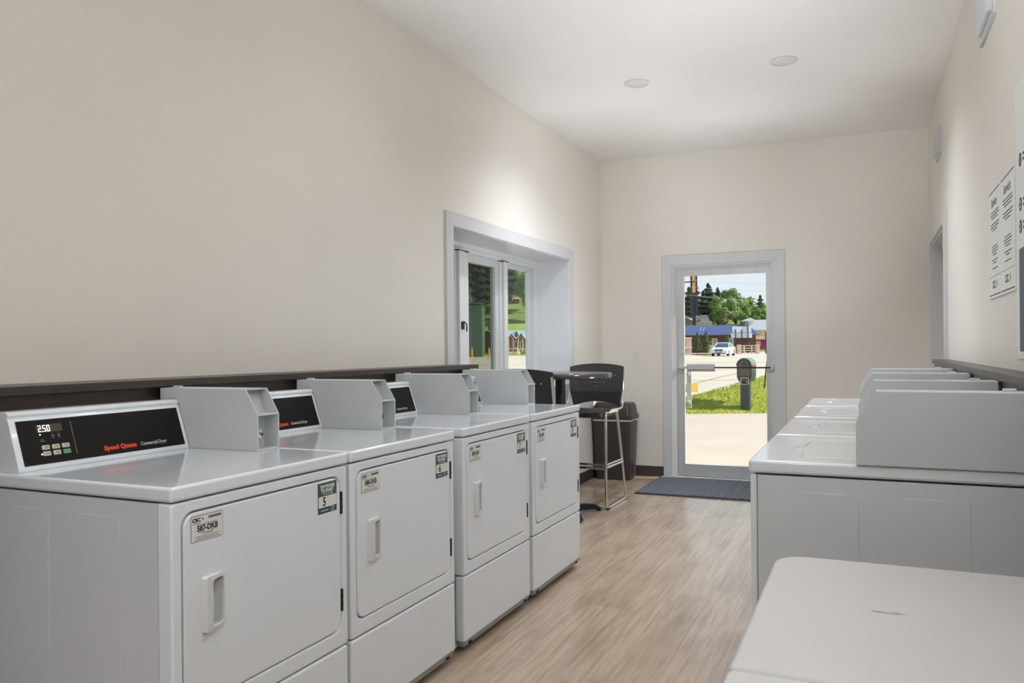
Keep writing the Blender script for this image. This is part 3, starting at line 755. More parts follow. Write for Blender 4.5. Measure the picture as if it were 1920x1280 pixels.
t = thing('door_mat', 'dark grey ribbed entrance mat on the floor before the glass door', 'mat', (-1.82, 6.585, 0))
b = MB().box(0, 1.225, 0, .945, 0, .005)
b.loft([[(0, 0, .005), (1.225, 0, .005), (1.225, .945, .005), (0, .945, .005)], [(.012, .012, .009), (1.213, .012, .009), (1.213, .933, .009), (.012, .933, .009)]])
b.build('mat_border', M['mat_edge'], t)
b = MB(); n = 58; pr = []
for k in range(n):
    x = .02 + k * (1.185 / n); wv = 1.185 / n
    pr += [(x, .009), (x + wv * .18, .0155), (x + wv * .62, .0155), (x + wv * .8, .009)]
pr += [(1.205, .009), (1.205, .006), (.02, .006)]
b.prism(pr, .02, .925, 'y'); b.build('mat_ribs', M['mat_rib'], t, sharp=20)

# ------------------------------------------------------------------ things on walls and ceiling
for x, y, lab in ((-1.446, 5.41, 'round white recessed ceiling light nearer the left wall'), (-.476, 5.403, 'round white recessed ceiling light nearer the right wall')):
    t = thing('ceiling_light', lab, 'ceiling light', (x, y, ZC), 0, 'recessed ceiling lights')
    MB().lathe([(.066, 0), (.088, 0), (.088, -.004), (.080, -.011), (.068, -.012), (.064, -.004)], seg=40).build('trim_ring', M['switch'], t)
    MB().lathe([(0, -.0085), (.064, -.0085), (.066, -.007), (.066, -.003), (0, -.003)], seg=36).build('diffuser', M['switch'], t)
t = thing('light_switch', 'white light switch on the far wall left of the door', 'light switch', (-2.05, YF, 1.165))
MB().prism(rrect(-.036, .036, -.058, .058, .006, 3), -.006, 0, 'y').build('switch_plate', M['switch'], t, bevel=.002)
MB().prism([(-.006, -.012), (-.014, .004), (-.006, .012)], -.005, .005, 'x').build('toggle', M['switch'], t)
for z in (-.03, .03): MB().lathe([(0, -.0075), (.003, -.0072), (.003, -.006)], (0, 0, z), 10, 'y').build('screw', M['steel'], t)
def register(y0, y1, z0, z1, lab):
    t = thing('air_vent', lab, 'air vent', (XR, (y0 + y1) / 2, (z0 + z1) / 2), 0, 'air vents on the right wall')
    hy, hz = (y1 - y0) / 2, (z1 - z0) / 2
    MB().ring(rrect(-hy, hy, -hz, hz, .004, 2), rrect(-hy + .03, hy - .03, -hz + .03, hz - .03, .002, 2), -.012, 0).build('vent_frame', M['trim'], t, bevel=.003)
    MB().box(-.001, .0, -hy + .02, hy - .02, -hz + .02, hz - .02).build('vent_backing', M['grey_ink'], t)
    n = int((hy * 2 - .06) / .02)
    for k in range(n):
        y = -hy + .04 + k * .02
        MB().prism([(-.002, y), (-.030, y + .012), (-.030, y + .0135), (-.002, y + .0015)], -hz + .03, hz - .03, 'z').build('louver', M['trim'], t)
register(3.74, 4.16, 2.585, 2.84, 'white louvred air vent high on the right wall, cut by the picture top')
register(6.33, 6.66, 2.59, 2.79, 'white louvred air vent above the side door on the right wall')
# service notices
t = thing('service_sign', 'white bilingual Service and Servicio notice on the right wall', 'sign', (XR, 3.975, 1.435))
b = MB(basis((-.004, 0, 0), (0, -1, 0), (0, 0, 1)))
W_, H_ = .665, .452
b.prism(rrect(0, W_, 0, H_, .012, 4), -.003, .001, 'z')
b.build('sign_board', M['paper'], t)
for i, head in enumerate(('Service', 'Servicio')):
    u = .012 + i * .33
    b = MB(basis((-.005, 0, 0), (0, -1, 0), (0, 0, 1)))
    b.box(u, u + .305, H_ - .012, H_ - .008, 0, .0006).box(u, u + .305, .010, .014, 0, .0006)
    b.text(head, .052, Matrix.Translation((u + .065, H_ - .072, 0)), bold=.0006, sx=1.0)
    random.seed(3)
    y = H_ - .098
    for ln in ((.05, .26), (.05, .27), (.08, .24), None, (.05, .27), (.05, .26), (.10, .22)):
        if ln: b.box(u + ln[0], u + ln[1], y, y + .004, 0, .0006)
        y -= .0125
    for ln in ((.09, .22), (.07, .25), (.08, .23), (.10, .21), None, (.08, .24), (.11, .20), None, (.09, .23)):
        if ln: b.box(u + ln[0], u + ln[1], y - .055, y - .0515, 0, .0006)
        y -= .0115
    b.box(u, u + .305, .088, .0892, 0, .0006)
    b.text('CSC', .042, Matrix.Translation((u + .09, .040, 0)), bold=.0012, sx=1.0)
    b.prism([(u + .198, .055), (u + .206, .073), (u + .211, .055), (u + .206, .036)], 0, .0006, 'z')
    b.build('sign_print', M['black_ink'], t, sharp=None)
t = thing('instruction_poster', 'large white instruction poster cut off by the right picture edge', 'poster', (XR, 3.30, 1.19))
MB(basis((-.003, 0, 0), (0, -1, 0), (0, 0, 1))).prism(rrect(0, .72, 0, .96, .012, 4), -.002, .001, 'z').build('poster_sheet', M['paper'], t)
MB(basis((-.004, 0, 0), (0, -1, 0), (0, 0, 1))).prism(rrect(.06, .68, .025, .38, .008, 4), 0, .0006, 'z').build('poster_panel', M['teal'], t)
b = MB(basis((-.004, 0, 0), (0, -1, 0), (0, 0, 1)))
for n_, z in (('1', .685), ('2', .532), ('3', .455)):
    b.lathe([(.0, 0), (.024, 0), (.024, .0006), (0, .0006)], (.092, z, 0), 20)
    b.box(.14, .60, z + .006, z + .014, 0, .0006).box(.14, .54, z - .012, z - .005, 0, .0006)
b.build('poster_print', M['black_ink'], t, sharp=None)
b = MB(basis((-.0046, 0, 0), (0, -1, 0), (0, 0, 1)))
for n_, z in (('1', .685), ('2', .532), ('3', .455)): b.text(n_, .036, Matrix.Translation((.092, z - .0125, 0)), bold=.0008, align='CENTER')
b.build('step_numbers', M['paper'], t, sharp=None)

# ------------------------------------------------------------------ outdoors: a street that runs at 24 degrees to the room
def ST(lat, d, z): return (lat * math.cos(YAW) - d * math.sin(YAW), lat * math.sin(YAW) + d * math.cos(YAW), z)
SM = Matrix.Rotation(YAW, 4, 'Z')
def gz(lat, d):
    z = -.12 + .0062 * max(0, min(d, 125) - 20)
    if d > 122:
        k = max(0, min(1, (14 - lat) / 8))            # steep wooded slope on the left, gentle rise on the right
        z += (d - 122) * (.27 * k + .105 * (1 - k))
    return z
def sheet(name, m, lats, ds, dz=0):
    b = MB(SM); V = [[b.v((l, d, gz(l, d) + dz)) for d in ds] for l in lats]
    for i in range(len(lats) - 1):
        for j in range(len(ds) - 1): b.face((V[i][j], V[i + 1][j], V[i + 1][j + 1], V[i][j + 1]))
    return struct(b.build(name, m, sharp=60))
b = MB(SM)
g = sheet('ground', M['asphalt'], [-60 + 6 * k for k in range(28)], [3, 12, 20, 40, 60, 80, 100, 112, 122])
sheet('hillside', M['hill'], [-60 + 5 * k for k in range(34)], [122 + 6 * k for k in range(15)], -.02)
# apron slab and joints
b = MB()
b.loft([[(-6, YF + .14, -.118), (8, YF + .14, -.118), ST(20, 15.8, -.118), ST(-12, 15.8, -.118)], [(-6, YF + .14, -.02), (8, YF + .14, -.02), ST(20, 15.8, -.085), ST(-12, 15.8, -.085)]])
struct(b.build('apron', M['concrete'], sharp=None))
b = MB(SM)
for d, l0, l1 in ((31, 2, 40), (44, -3, 60), (58, -5, 60)):
    b.box(l0, l1, d, d + .12, gz(0, d) + .004, gz(0, d) + .012)
b.loft([[(1.5, 17.6, -.113), (14.4, 46, .045), (14.5, 46, .045), (1.6, 17.6, -.113)], [(1.5, 17.6, -.105), (14.4, 46, .052), (14.5, 46, .052), (1.6, 17.6, -.105)]])
struct(b.build('pavement_joints', M['joint'], sharp=None))
# lawn wedge in front of the road
def berm(l, d):
    dc = 16.8 + .586 * (l - 3.7)
    zc = -.12 + .33 * (dc - 15.86)
    return min(-.12 + .33 * (d - 15.86), zc - .6 * (d - dc), .62)
b = MB(SM); LL = [2.0 + .5 * k for k in range(31)]; DD = [15.86 + .22 * k for k in range(34)]
V = [[b.v((l, d, max(berm(l, d), gz(l, d) - .03))) for d in DD] for l in LL]
for i in range(len(LL) - 1):
    for j in range(len(DD) - 1): b.face((V[i][j], V[i + 1][j], V[i + 1][j + 1], V[i][j + 1]))
struct(b.build('lawn', M['soil'], sharp=60))
b = MB(SM); random.seed(5); n = 0
while n < 17000:
    l = random.uniform(2.2, 8.5); dc = 16.8 + .586 * (l - 3.7)
    d = random.uniform(15.87, min(dc + .5, 20))
    if berm(l, d) < gz(l, d) - .02: continue
    n += 1; a = random.random() * 6.28; h = random.uniform(.015, .05); wv = random.uniform(.006, .011)
    z = berm(l, d) - .004; tx, ty = random.uniform(-.03, .03), random.uniform(-.03, .03)
    b.poly([(l - wv * math.cos(a), d - wv * math.sin(a), z), (l + wv * math.cos(a), d + wv * math.sin(a), z), (l + tx, d + ty, z + h)])
tag(b.build('grass', M['grass'], sharp=None), 'short sunlit grass on the lawn outside the door', 'grass', kind='stuff')
# yellow painted block
tag(MB(SM).prism([(23.7, -.11), (23.76, .14), (24.14, .14), (24.2, -.11)], 5.28, 5.56, 'x').build('kerb_block', M['kerb'], bevel=.02), 'yellow painted concrete block on the pavement outside the door', 'kerb block')

# mailbox post
t = thing('mailbox', 'dark green plastic mailbox post with rounded top on the lawn', 'mailbox', ST(4.76, 16.18, -.07), YAW - R(27))
t.scale = (.94, .94, .94)
b = MB()
q = lambda z, a, c: [(-a, -c, z), (a, -c, z), (a, c, z), (-a, c, z)]
b.loft([q(0, .105, .10), q(.03, .10, .095), q(.60, .098, .09), q(.68, .11, .10)])
b.prism([(-.11, .64), (-.158, .74), (-.158, .99)] + [(.158 * math.cos(R(180 - k * 15)), .99 + .158 * math.sin(R(k * 15))) for k in range(1, 12)] + [(.158, .99), (.158, .74), (.11, .64)], -.16, .36, 'y')
b.build('post', M['mailbox'], t, bevel=.012)
arc = [(.166 * math.cos(R(180 - k * 12)), .99 + .166 * math.sin(R(k * 12))) for k in range(16)]
arc += [(.150 * math.cos(R(k * 12)), .99 + .150 * math.sin(R(k * 12))) for k in range(16)]
MB().prism(arc, -.19, .38, 'y').build('hood', M['mailbox_top'], t, bevel=.006)
MB().prism([(-.118, .77), (-.118, .99)] + [(.118 * math.cos(R(180 - k * 20)), .99 + .118 * math.sin(R(k * 20))) for k in range(1, 9)] + [(.118, .99), (.118, .77)], -.172, -.155, 'y').build('mailbox_door', M['mail_door'], t, bevel=.004)
MB().tube([(-.05 + .01 * k, -.18, 1.015 + .02 * math.sin(k / 10 * 3.14)) for k in range(11)], .009, 8).build('door_pull', M['dark_metal'], t)
MB().ring(rrect(-.075, .095, .585, .735, .02, 3), rrect(-.06, .08, .60, .72, .015, 3), -.172, -.12, 'y').build('newspaper_slot', M['steel'], t)
MB().box(-.06, .08, -.135, -.12, .60, .72).build('slot_back', M['matt_black'], t)
MB().lathe([(0, -.012), (.016, -.012), (.016, 0)], (.045, -.14, .64), 12, 'y').build('lock', M['lamp'], t)
MB().box(.158, .175, -.12, .02, .97, 1.03).build('flag', M['flag'], t, bevel=.004)
# leaning marker stake
t = tag(MB().tube([ST(5.47, 17.24, .27), ST(5.51, 17.24, .70), ST(5.56, 17.24, 1.09)], [.015, .014, .011], 8).build('marker_stake', M['post']), 'thin black leaning marker stake in the grass behind the mailbox', 'stake')

# white car coming towards us
t = thing('car', 'white sedan driving towards us on the road outside', 'car', ST(22.9, 86, gz(22, 86)), YAW + math.pi + R(-27))
# local: +y forward, x right of driver mirrored by rotation; z up
prof_low = [(-2.28, .42), (-2.30, .78), (-2.2, .95), (-1.75, 1.0), (1.0, .95), (1.75, .84), (2.18, .68), (2.30, .50), (2.28, .24), (-2.2, .24)]
def section(hw): return hw
b = MB()
loops = []
for hw, sc in ((.78, .93), (.88, .985), (.90, 1.0), (.88, .985), (.78, .93)):
    pass
xs = (-.90, -.86, -.60, .60, .86, .90); kk = (.90, .97, 1.0, 1.0, .97, .90)
for x, k in zip(xs, kk): loops.append([(x, y * (.94 + .06 * (k - .9) / .1), .24 + (z - .24) * (k * .35 + .65)) for y, z in prof_low])
b.loft(loops); b.build('car_body', M['car'], t, bevel=.04, seg=2)
cab = lambda x, s: [(x, y, z) for y, z in ((-1.75, .96), (-1.15, 1.36), (-.55, 1.46), (.15, 1.43), (1.02, .94))]
b = MB().loft([[(-.80, -1.75, .96), (-.80, 1.05, .93), (.80, 1.05, .93), (.80, -1.75, .96)], [(-.60, -1.05, 1.38), (-.60, .18, 1.40), (.60, .18, 1.40), (.60, -1.05, 1.38)]])
b.build('windows', M['car_glass'], t, bevel=.03)
MB().loft([[(-.62, -1.12, 1.37), (-.62, .22, 1.385), (.62, .22, 1.385), (.62, -1.12, 1.37)], [(-.54, -.95, 1.455), (-.54, .05, 1.45), (.54, .05, 1.45), (.54, -.95, 1.455)]]).build('roof', M['car'], t, bevel=.03)
b = MB()
for s in (-1, 1):
    for ya, za, yb, zb, xa, xb in ((1.03, .94, .18, 1.40, .80, .61), (-.32, .96, -.30, 1.42, .81, .61), (-1.70, .97, -1.05, 1.39, .80, .61)):
        b.tube([(s * xa, ya, za), (s * xb, yb, zb)], .045, 6)
b.build('pillars', M['car'], t)
for s in (-1, 1):
    for y in (-1.38, 1.38):
        wl = MB().lathe([(.20, -.11), (.31, -.10), (.325, -.06), (.325, .06), (.31, .10), (.20, .11)], (s * .80, y, .325), 20, 'x').build('wheel', M['tyre'], t)
        MB().lathe([(0, -.115), (.06, -.118), (.19, -.112), (.20, .112), (.06, .118), (0, .115)], (s * .80, y, .325), 16, 'x').build('rim', M['steel'], wl)
    MB().loft([[(s * .50, 2.18, .66), (s * .82, 1.95, .74), (s * .80, 1.90, .80), (s * .5, 2.12, .74)], [(s * .50, 2.26, .64), (s * .86, 2.0, .72), (s * .84, 1.95, .79), (s * .5, 2.20, .73)]]).build('headlamp', M['lamp'], t)
    MB().box(min(s * .9, s * 1.06), max(s * .9, s * 1.06), .72, .86, .90, 1.03).build('mirror', M['car'], t, bevel=.03)
    MB().box(min(s * .5, s * .74), max(s * .5, s * .74), 2.16, 2.25, .36, .46).build('fog_lamp', M['matt_black'], t)
b = MB().loft([[(x * 1, 2.18, z) for x, z in ((-.42, .72), (.42, .72), (.26, .40), (-.26, .40))], [(x, 2.325, z) for x, z in ((-.42, .70), (.42, .70), (.26, .40), (-.26, .40))]])
b.build('grille', M['matt_black'], t)
MB().tube([(-.44, 2.31, .72), (-.27, 2.34, .39), (.27, 2.34, .39), (.44, 2.31, .72)], .022, 6).build('grille_trim', M['chrome'], t)
MB().box(-.24, .24, 2.325, 2.345, .46, .57).build('number_plate', M['white_ink'], t)
MB().box(-.7, .7, 2.16, 2.30, .24, .32).build('air_dam', M['matt_black'], t)

# buildings across the road (right to left as seen through the door)
def house(name, lab, cat, lat, d, z): return thing(name, lab, cat, ST(lat, d, z), YAW)
# blue-roofed log building: local x = along street, y = away from us
t = house('log_building', 'long brown log building with a blue metal roof across the road', 'building', 28, 112, gz(28, 112))
MB().box(-9, 6.4, 0, 8, 0, 2.55).build('wall', M['log'], t)
rb = MB().prism([(-.8, 2.45), (-.8, 2.55), (4, 4.0), (8.8, 2.55), (8.8, 2.45), (4, 3.88)], -9.4, 6.6, 'x')
rf = rb.build('roof', M['blue_roof'], t)
b = MB()
for k in range(40):
    x = -9.3 + k * .4; b.loft([[(x - .02, -.8, 2.555), (x + .02, -.8, 2.555), (x + .02, -.8, 2.60), (x - .02, -.8, 2.60)], [(x - .02, 4, 4.005), (x + .02, 4, 4.005), (x + .02, 4, 4.05), (x - .02, 4, 4.05)]])
b.build('roof_seams', M['blue_roof'], rf)
for x in (.2, 2.5):
    f = MB().ring(rrect(x, x + .78, 1.15, 2.05, .01, 1), rrect(x + .06, x + .72, 1.21, 1.99, .01, 1), -.06, 0, 'y').build('window', M['cream_wood'], t)
    MB().box(x + .05, x + .36, -.03, -.01, 1.2, 2.0).box(x + .42, x + .73, -.03, -.01, 1.2, 2.0).build('pane', M['window_dark'], f)
for x in (-.9 - .2, -.45 - .2): MB().tube([(x, 1.2, 3.15), (x + .06, 1.2, 3.55), (x + .2, 1.2, 3.6)], .05, 6).build('roof_vent', M['white_ink'], t)
ch = MB().box(6.0, 6.9, 2.5, 3.6, 2.6, 4.6); ch.prism([(5.4, 4.5), (6.5, 4.95), (7.2, 4.5)], 2.2, 4, 'y').build('chimney', M['white_sheet'], t)
# barn
t = house('barn', 'magenta barn with a grey tin roof and sandy sign board', 'building', 41, 125, gz(41, 125))
MB().box(-2.8, 4, 0, 6, 0, 3.1).build('wall', M['magenta'], t)
MB().prism([(-.3, 2.95), (-.3, 3.05), (3, 4.75), (6.3, 3.05), (6.3, 2.95), (3, 4.6)], -3.1, 4.3, 'x').build('roof', M['tin'], t)
MB().box(-2.6, 4, -.12, 0, 1.55, 2.95).build('sign_board', M['mural'], t)
f = MB().ring(rrect(-2.5, -1.9, .55, 1.3, .01, 1), rrect(-2.42, -1.98, .63, 1.22, .01, 1), -.06, 0, 'y').build('window', M['cream_wood'], t)
MB().box(-2.43, -1.97, -.03, -.01, .62, 1.23).build('pane', M['window_dark'], f)
b = MB()
for x in (-1.35, -.6): tag(MB().tube([ST(41 + x, 122, gz(41, 122)), ST(41 + x, 122, gz(41, 122) + .95)], .07, 8).build('bollard', M['yellow']), 'small yellow bollard standing before the magenta barn', 'bollard', 'bollards before the barn')
b.bm.free()
# two houses on the rise
for lat, d, nm, lab, wd, rdg, gr in ((32.6, 151, 'house', 'grey gabled house at the left edge of the door view', 3.2, 7.75, True), (37.2, 155, 'house', 'tan-roofed house with a dormer behind the blue roof', 4.0, 7.65, False)):
    z0 = gz(lat, d); t = house(nm, lab, 'house', lat, d, z0); hr = rdg - z0
    if gr:
        MB().box(-3.2, 1.2, 0, 3, -.5, hr - 2.6).build('wall', M['grey_siding'], t)
        MB().prism([(-3.6, hr - 2.6), (-.6, hr), (2.4, hr - 1.75), (2.4, hr - 1.9), (-.6, hr - .2), (-3.6, hr - 2.8)], -.4, 3.2, 'y').build('roof', M['shingle'], t)
        MB().prism([(-3.2, hr - 2.6), (-.6, hr - .2), (1.6, hr - 1.5), (1.2, hr - 2.6)], -.02, .3, 'y').build('gable', M['grey_siding'], t)
        MB().lathe([(0, -.05), (.22, -.05), (.22, 0)], (-.6, -.02, hr - 1.5), 14, 'y').build('round_window', M['window_dark'], t)
        MB().box(-3.4, 1.8, -.8, 0, hr - 2.75, hr - 2.6).build('porch_roof', M['cream_wood'], t)
    else:
        MB().box(-2.4, 1.9, 0, 5, -.5, hr - 1.3).build('wall', M['shingle'], t)
        MB().prism([(-.4, hr - 1.55), (2.5, hr), (5.4, hr - 1.55), (5.4, hr - 1.7), (2.5, hr - .15), (-.4, hr - 1.7)], -2.7, 1.6, 'x').build('roof', M['shingle'], t)
        MB().prism([(0, hr - 1.5), (2.5, hr - .15), (5, hr - 1.5)], 1.55, 1.75, 'x').build('gable', M['navy'], t)
        dm = MB().prism([(-1.9, hr - 1.5), (-1.1, hr - .45), (-.2, hr - 1.2)], -.5, 2, 'y').build('dormer', M['grey_siding'], t)
        MB().box(-1.3, -.9, -.55, -.5, hr - 1.25, hr - .85).build('dormer_window', M['window_dark'], dm)
        MB().tube([(-2.05, -.5, hr - 1.55), (-1.1, -.5, hr - .38), (-.05, -.5, hr - 1.2)], .09, 6).build('dormer_trim', M['cream_wood'], dm)
# sign boards on posts
t = house('billboard', 'pair of stacked blank white sign boards on dark posts across the road', 'billboard', 30.1, 104, gz(30, 104))
z0 = gz(30, 104)
MB().box(-1.2, 1.28, -.08, 0, 3.13 - z0, 3.93 - z0).build('upper_board', M['white_sheet'], t)
MB().box(-1.38, 1.38, -.08, 0, 2.43 - z0, 3.06 - z0).build('lower_board', M['white_sheet'], t)
for x, h in ((-.8, 3.57), (0, 3.5), (.8, 4.45)): MB().box(x - .05, x + .05, -.2, -.1, 0, h - z0).build('post', M['post'], t)
tag(MB().tube([ST(32.0, 100, gz(32, 100)), ST(32.0, 100, 3.1)], .08, 8).build('utility_post', M['post']), 'dark wooden post beside the right end of the rail fence', 'post')
# rail fences
def fence(lat0, lat1, d, lab, pillars):
    z0 = gz(lat0, d); t = house('rail_fence', lab, 'fence', lat0, d, z0); L = lat1 - lat0
    for z in (.35, .65, .98): MB().box(0, L, -.04, .04, z, z + .09).build('rail', M['cream_wood'], t)
    for x in pillars: MB().box(x - .25, x + .25, -.25, .25, 0, 1.15).build('pillar', M['stone'], t, bevel=.03)
    for x in (L * .33, L * .66): MB().box(x - .06, x + .06, -.06, .06, 0, 1.05).build('post', M['cream_wood'], t)
fence(25.0, 27.6, 100, 'cream rail fence with a stone pillar left of the white car', (0,))
fence(28.3, 31.2, 100, 'cream rail fence with stone pillars right of the white car', (.3, 2.6))
t = house('monument_sign', 'stone pillar with dark panel at the left edge of the door view', 'stone pillar', 20.6, 95, gz(20, 95))
MB().box(-1.4, .25, 0, .5, 0, 2.05).build('panel', M['grey_siding'], t)
MB().box(.2, .88, -.15, .6, 0, 2.05).build('pillar', M['stone'], t, bevel=.03)
MB().box(.12, .96, -.22, .67, .8, .92).box(.12, .96, -.22, .67, 2.0, 2.1).build('cap', M['cream_wood'], t)
sheet('flower_bed', M['grass'], [21.6, 22.6, 23.6, 24.6], [92, 96, 100], .12)
# pylon sign
z0 = gz(34, 149)
t = house('pole_sign', 'tall narrow orange sign in a dark frame above the houses', 'sign', 34.25, 149, z0)
MB().box(-.32, .31, -.17, .17, 11.5 - z0, 19.2 - z0).build('sign_face', M['orange_sign'], t)
for x0, x1 in ((-.61, -.33), (.32, .62)): MB().box(x0, x1, -.21, .21, 7.5 - z0, 19.4 - z0).build('frame_upright', M['navy'], t)
MB().box(-.6, .6, -.2, .2, 11.1 - z0, 11.45 - z0).build('frame_rail', M['navy'], t)
MB().box(-.3, .3, -.15, .15, 0, 11.1 - z0).build('pole', M['navy'], t, bevel=.02)
MB().tube([(.1, -.3, 13.6 - z0), (-2.3, -.3, 13.4 - z0)], .11, 8).build('bracket_arm', M['post'], t)
# power lines and mast
for k, (z1, z2) in enumerate(((5.9, 4.6), (6.4, 5.5), (6.9, 6.1))):
    pts = [ST(10 + 12 * s, 62, (z1 * (1 - s) + z2 * s) - 1.1 * s * (1 - s) + .1) for s in [i / 12 for i in range(13)]]
    tag(MB().tube(pts, .009, 5).build('power_line', M['wire']), ('lowest', 'middle', 'highest')[k] + ' of the thin power lines crossing the sky', 'power line', 'power lines')
t = thing('radio_mast', 'faint thin radio mast above the far trees', 'mast', ST(61, 200, gz(61, 200)))
MB().tube([(0, 0, -.3), (0, 0, 5.0)], .07, 6).build('mast_pole', M['grey_ink'], t)
for z in (3.7, 4.5): MB().box(-.6, .6, -.07, .07, z, z + .2).build('antenna', M['grey_ink'], t)

# ---- seen through the left window
t = house('green_shed', 'tall green corrugated metal shed behind the left window', 'shed', -5.6, 95, gz(-5, 95))
MB().box(-2.2, 2.06, 0, 9, 0, 6.2).build('wall', M['shed'], t)
b = MB()
for k in range(28): b.prism([(-2.15 + k * .15, 0), (-2.11 + k * .15, -.05), (-2.06 + k * .15, -.05), (-2.02 + k * .15, 0)], 0, 6.2, 'z')
b.build('wall_ribs', M['shed'], t)
MB().loft([[(-2.4, -.3, 6.75), (2.2, -.3, 6.25), (2.2, 9, 6.25), (-2.4, 9, 6.75)], [(-2.4, -.3, 6.9), (2.2, -.3, 6.4), (2.2, 9, 6.4), (-2.4, 9, 6.9)]]).build('roof', M['shed'], t)
for lat, lab in ((-4.55, 'yellow bollard at the front corner of the green shed'), (-2.6, 'yellow bollard standing right of the green shed')):
    tag(MB().lathe([(.10, 0), (.10, 1.0), (.07, 1.08), (0, 1.1)], ST(lat, 90, gz(lat, 90)), 12).build('bollard', M['yellow']), lab, 'bollard')
# cabins
t = house('cabin', 'brown cabin with three white-edged gables behind the left window', 'cabin', .9, 112, gz(1, 112)); z0 = gz(1, 112)
MB().box(-1.6, 2.6, 0, 4, .3, 2.5).build('wall', M['cabin'], t)
MB().prism([(-.2, 2.35), (2.2, 3.5), (4.4, 2.35)], -1.7, 2.9, 'x').build('roof', M['teal_roof'], t)
for x, pz, y in ((-.95, 2.98, -.55), (-.27, 3.42, .1), (.38, 3.05, -.55)):
    g = MB().prism([(x - .55, 2.3), (x, pz), (x + .55, 2.3)], y, y + 1.6, 'y').build('gable', M['cabin'], t)
    MB().tube([(x - .6, y - .02, 2.28), (x, y - .02, pz + .06), (x + .6, y - .02, 2.28)], .06, 6).build('gable_edge', M['white_sheet'], g)
for x in (-1.35, -.72, .02, .62): MB().box(x - .05, x + .05, -.55, -.45, 0, 2.3).build('porch_post', M['cream_wood'], t)
for x in (-.3, .5):
    f = MB().ring(rrect(x - .22, x + .22, .9, 1.9, .01, 1), rrect(x - .14, x + .14, .98, 1.82, .01, 1), -.06, 0, 'y').build('window', M['cream_wood'], t)
    MB().box(x - .15, x + .15, -.03, -.01, .97, 1.83).build('pane', M['matt_black'], f)
MB().box(-1.5, .7, -.6, 0, .3, .42).build('porch_deck', M['cream_wood'], t)
MB().box(-1.4, -.2, -.58, -.52, .8, .88).box(.2, 1.8, -.58, -.52, .75, .83).build('porch_rail', M['white_sheet'], t)
for x in (-.1, .12): MB().loft([[(x, -1.5, 0), (x + .08, -1.5, 0), (x + .08, -1.3, 0), (x, -1.3, 0)], [(x - .1, -.6, .9), (x - .02, -.6, .9), (x - .02, -.5, .9), (x - .1, -.5, .9)]]).build('stair_stringer', M['cream_wood'], t)
t = house('cabin', 'dark brown cabin with a pale chimney right of the green shed', 'cabin', -3.0, 112, gz(-3, 112))
MB().box(-1.6, 1.3, 0, 4, .2, 2.4).build('wall', M['log'], t)
MB().prism([(-1.9, 2.25), (-.5, 3.45), (1.6, 2.25)], -.4, 4.2, 'y').build('roof', M['log'], t)
MB().tube([(-1.95, -.42, 2.28), (-.5, -.42, 3.5), (1.65, -.42, 2.28)], .07, 6).build('roof_edge', M['cream_wood'], t)
MB().box(-.9, -.4, 1, 1.6, 3, 4.0).build('chimney', M['cream_wood'], t)
t = house('hill_cabin', 'small brown shack up on the grassy hill behind the left window', 'shack', .95, 158, gz(1, 158))
MB().box(-.6, .6, 0, 2, -.3, 1.0).build('wall', M['cabin'], t)
MB().prism([(-.2, .95), (1, 1.5), (2.2, .95)], -.75, .75, 'x').build('roof', M['shingle'], t)
sheet('cabin_lawn', M['grass'], [-14, -6, 0, 6, 14], [104, 110, 116, 122], .05)

# ---- trees: a crown of leaf cards on a trunk, one mesh per kind, copied
def conifer(h, w, n, seed, m, name):
    random.seed(seed); b = MB()
    for k in range(n):
        s = random.random() ** .75; z = h * (.14 + .86 * s)
        rr = w * (1 - s) ** .8 * (.55 + .45 * math.sin(s * 46 + seed)) * random.uniform(.35, 1.05) + .05
        a = random.random() * 6.283
        b.quad_card((rr * math.cos(a), rr * math.sin(a), z + random.uniform(-.2, .2)), random.uniform(.12, .30) * (h + 4) / 16, random.uniform(.07, .17) * (h + 4) / 16, (math.cos(a) * .6, math.sin(a) * .6, random.uniform(.2, 1)))
    return b.to_mesh(name, m, None)
def broad(h, w, n, seed, m, name, low=.25, leaf=1.):
    random.seed(seed); b = MB(); blobs = []
    for k in range(16):
        a = random.random() * 6.283; s = random.random(); rr = w * .62 * math.sqrt(random.random())
        blobs.append((Vector((rr * math.cos(a), rr * math.sin(a), h * (low + .12 + (.76 - low) * s))), w * random.uniform(.28, .45) * (1.1 - .5 * s)))
    for k in range(n):
        c, r_ = random.choice(blobs)
        v = Vector((random.gauss(0, 1), random.gauss(0, 1), random.gauss(0, 1))).normalized()
        p = c + v * r_ * random.uniform(.65, 1.05)
        b.quad_card(p, random.uniform(.09, .20) * leaf, random.uniform(.07, .14) * leaf, v + Vector((0, 0, .4)))
    return b.to_mesh(name, m, None)
def trunk(h, r_, name): 
    return MB().tube([(0, 0, -.5), (.05, .02, h * .4), (-.03, .04, h)], [r_, r_ * .75, r_ * .2], 7).to_mesh(name, M['bark'])
FOL = dict(
    pine=[conifer(13, 4.0, 6500, s, M['pine'], 'foliage') for s in (1, 2)],
    leaf=[broad(9, 3.4, 6500, s, M['leaf'], 'foliage') for s in (3, 4)],
    olive=[broad(5.5, 2.6, 4200, 5, M['olive'], 'foliage', .1)],
    lime=[broad(2.2, 1.6, 2200, 6, M['lime'], 'foliage', .05, .7)],
    spruce=[conifer(3, 1.15, 1800, 8, M['spruce'], 'foliage')],
)
TRK = dict(pine=trunk(11, .28, 'trunk'), leaf=trunk(6, .3, 'trunk'), olive=trunk(3, .2, 'trunk'), lime=trunk(1.2, .06, 'trunk'), spruce=trunk(2.2, .06, 'trunk'))
BASE_H = dict(pine=13, leaf=9, olive=5.5, lime=2.2, spruce=3)
cnt = [0]
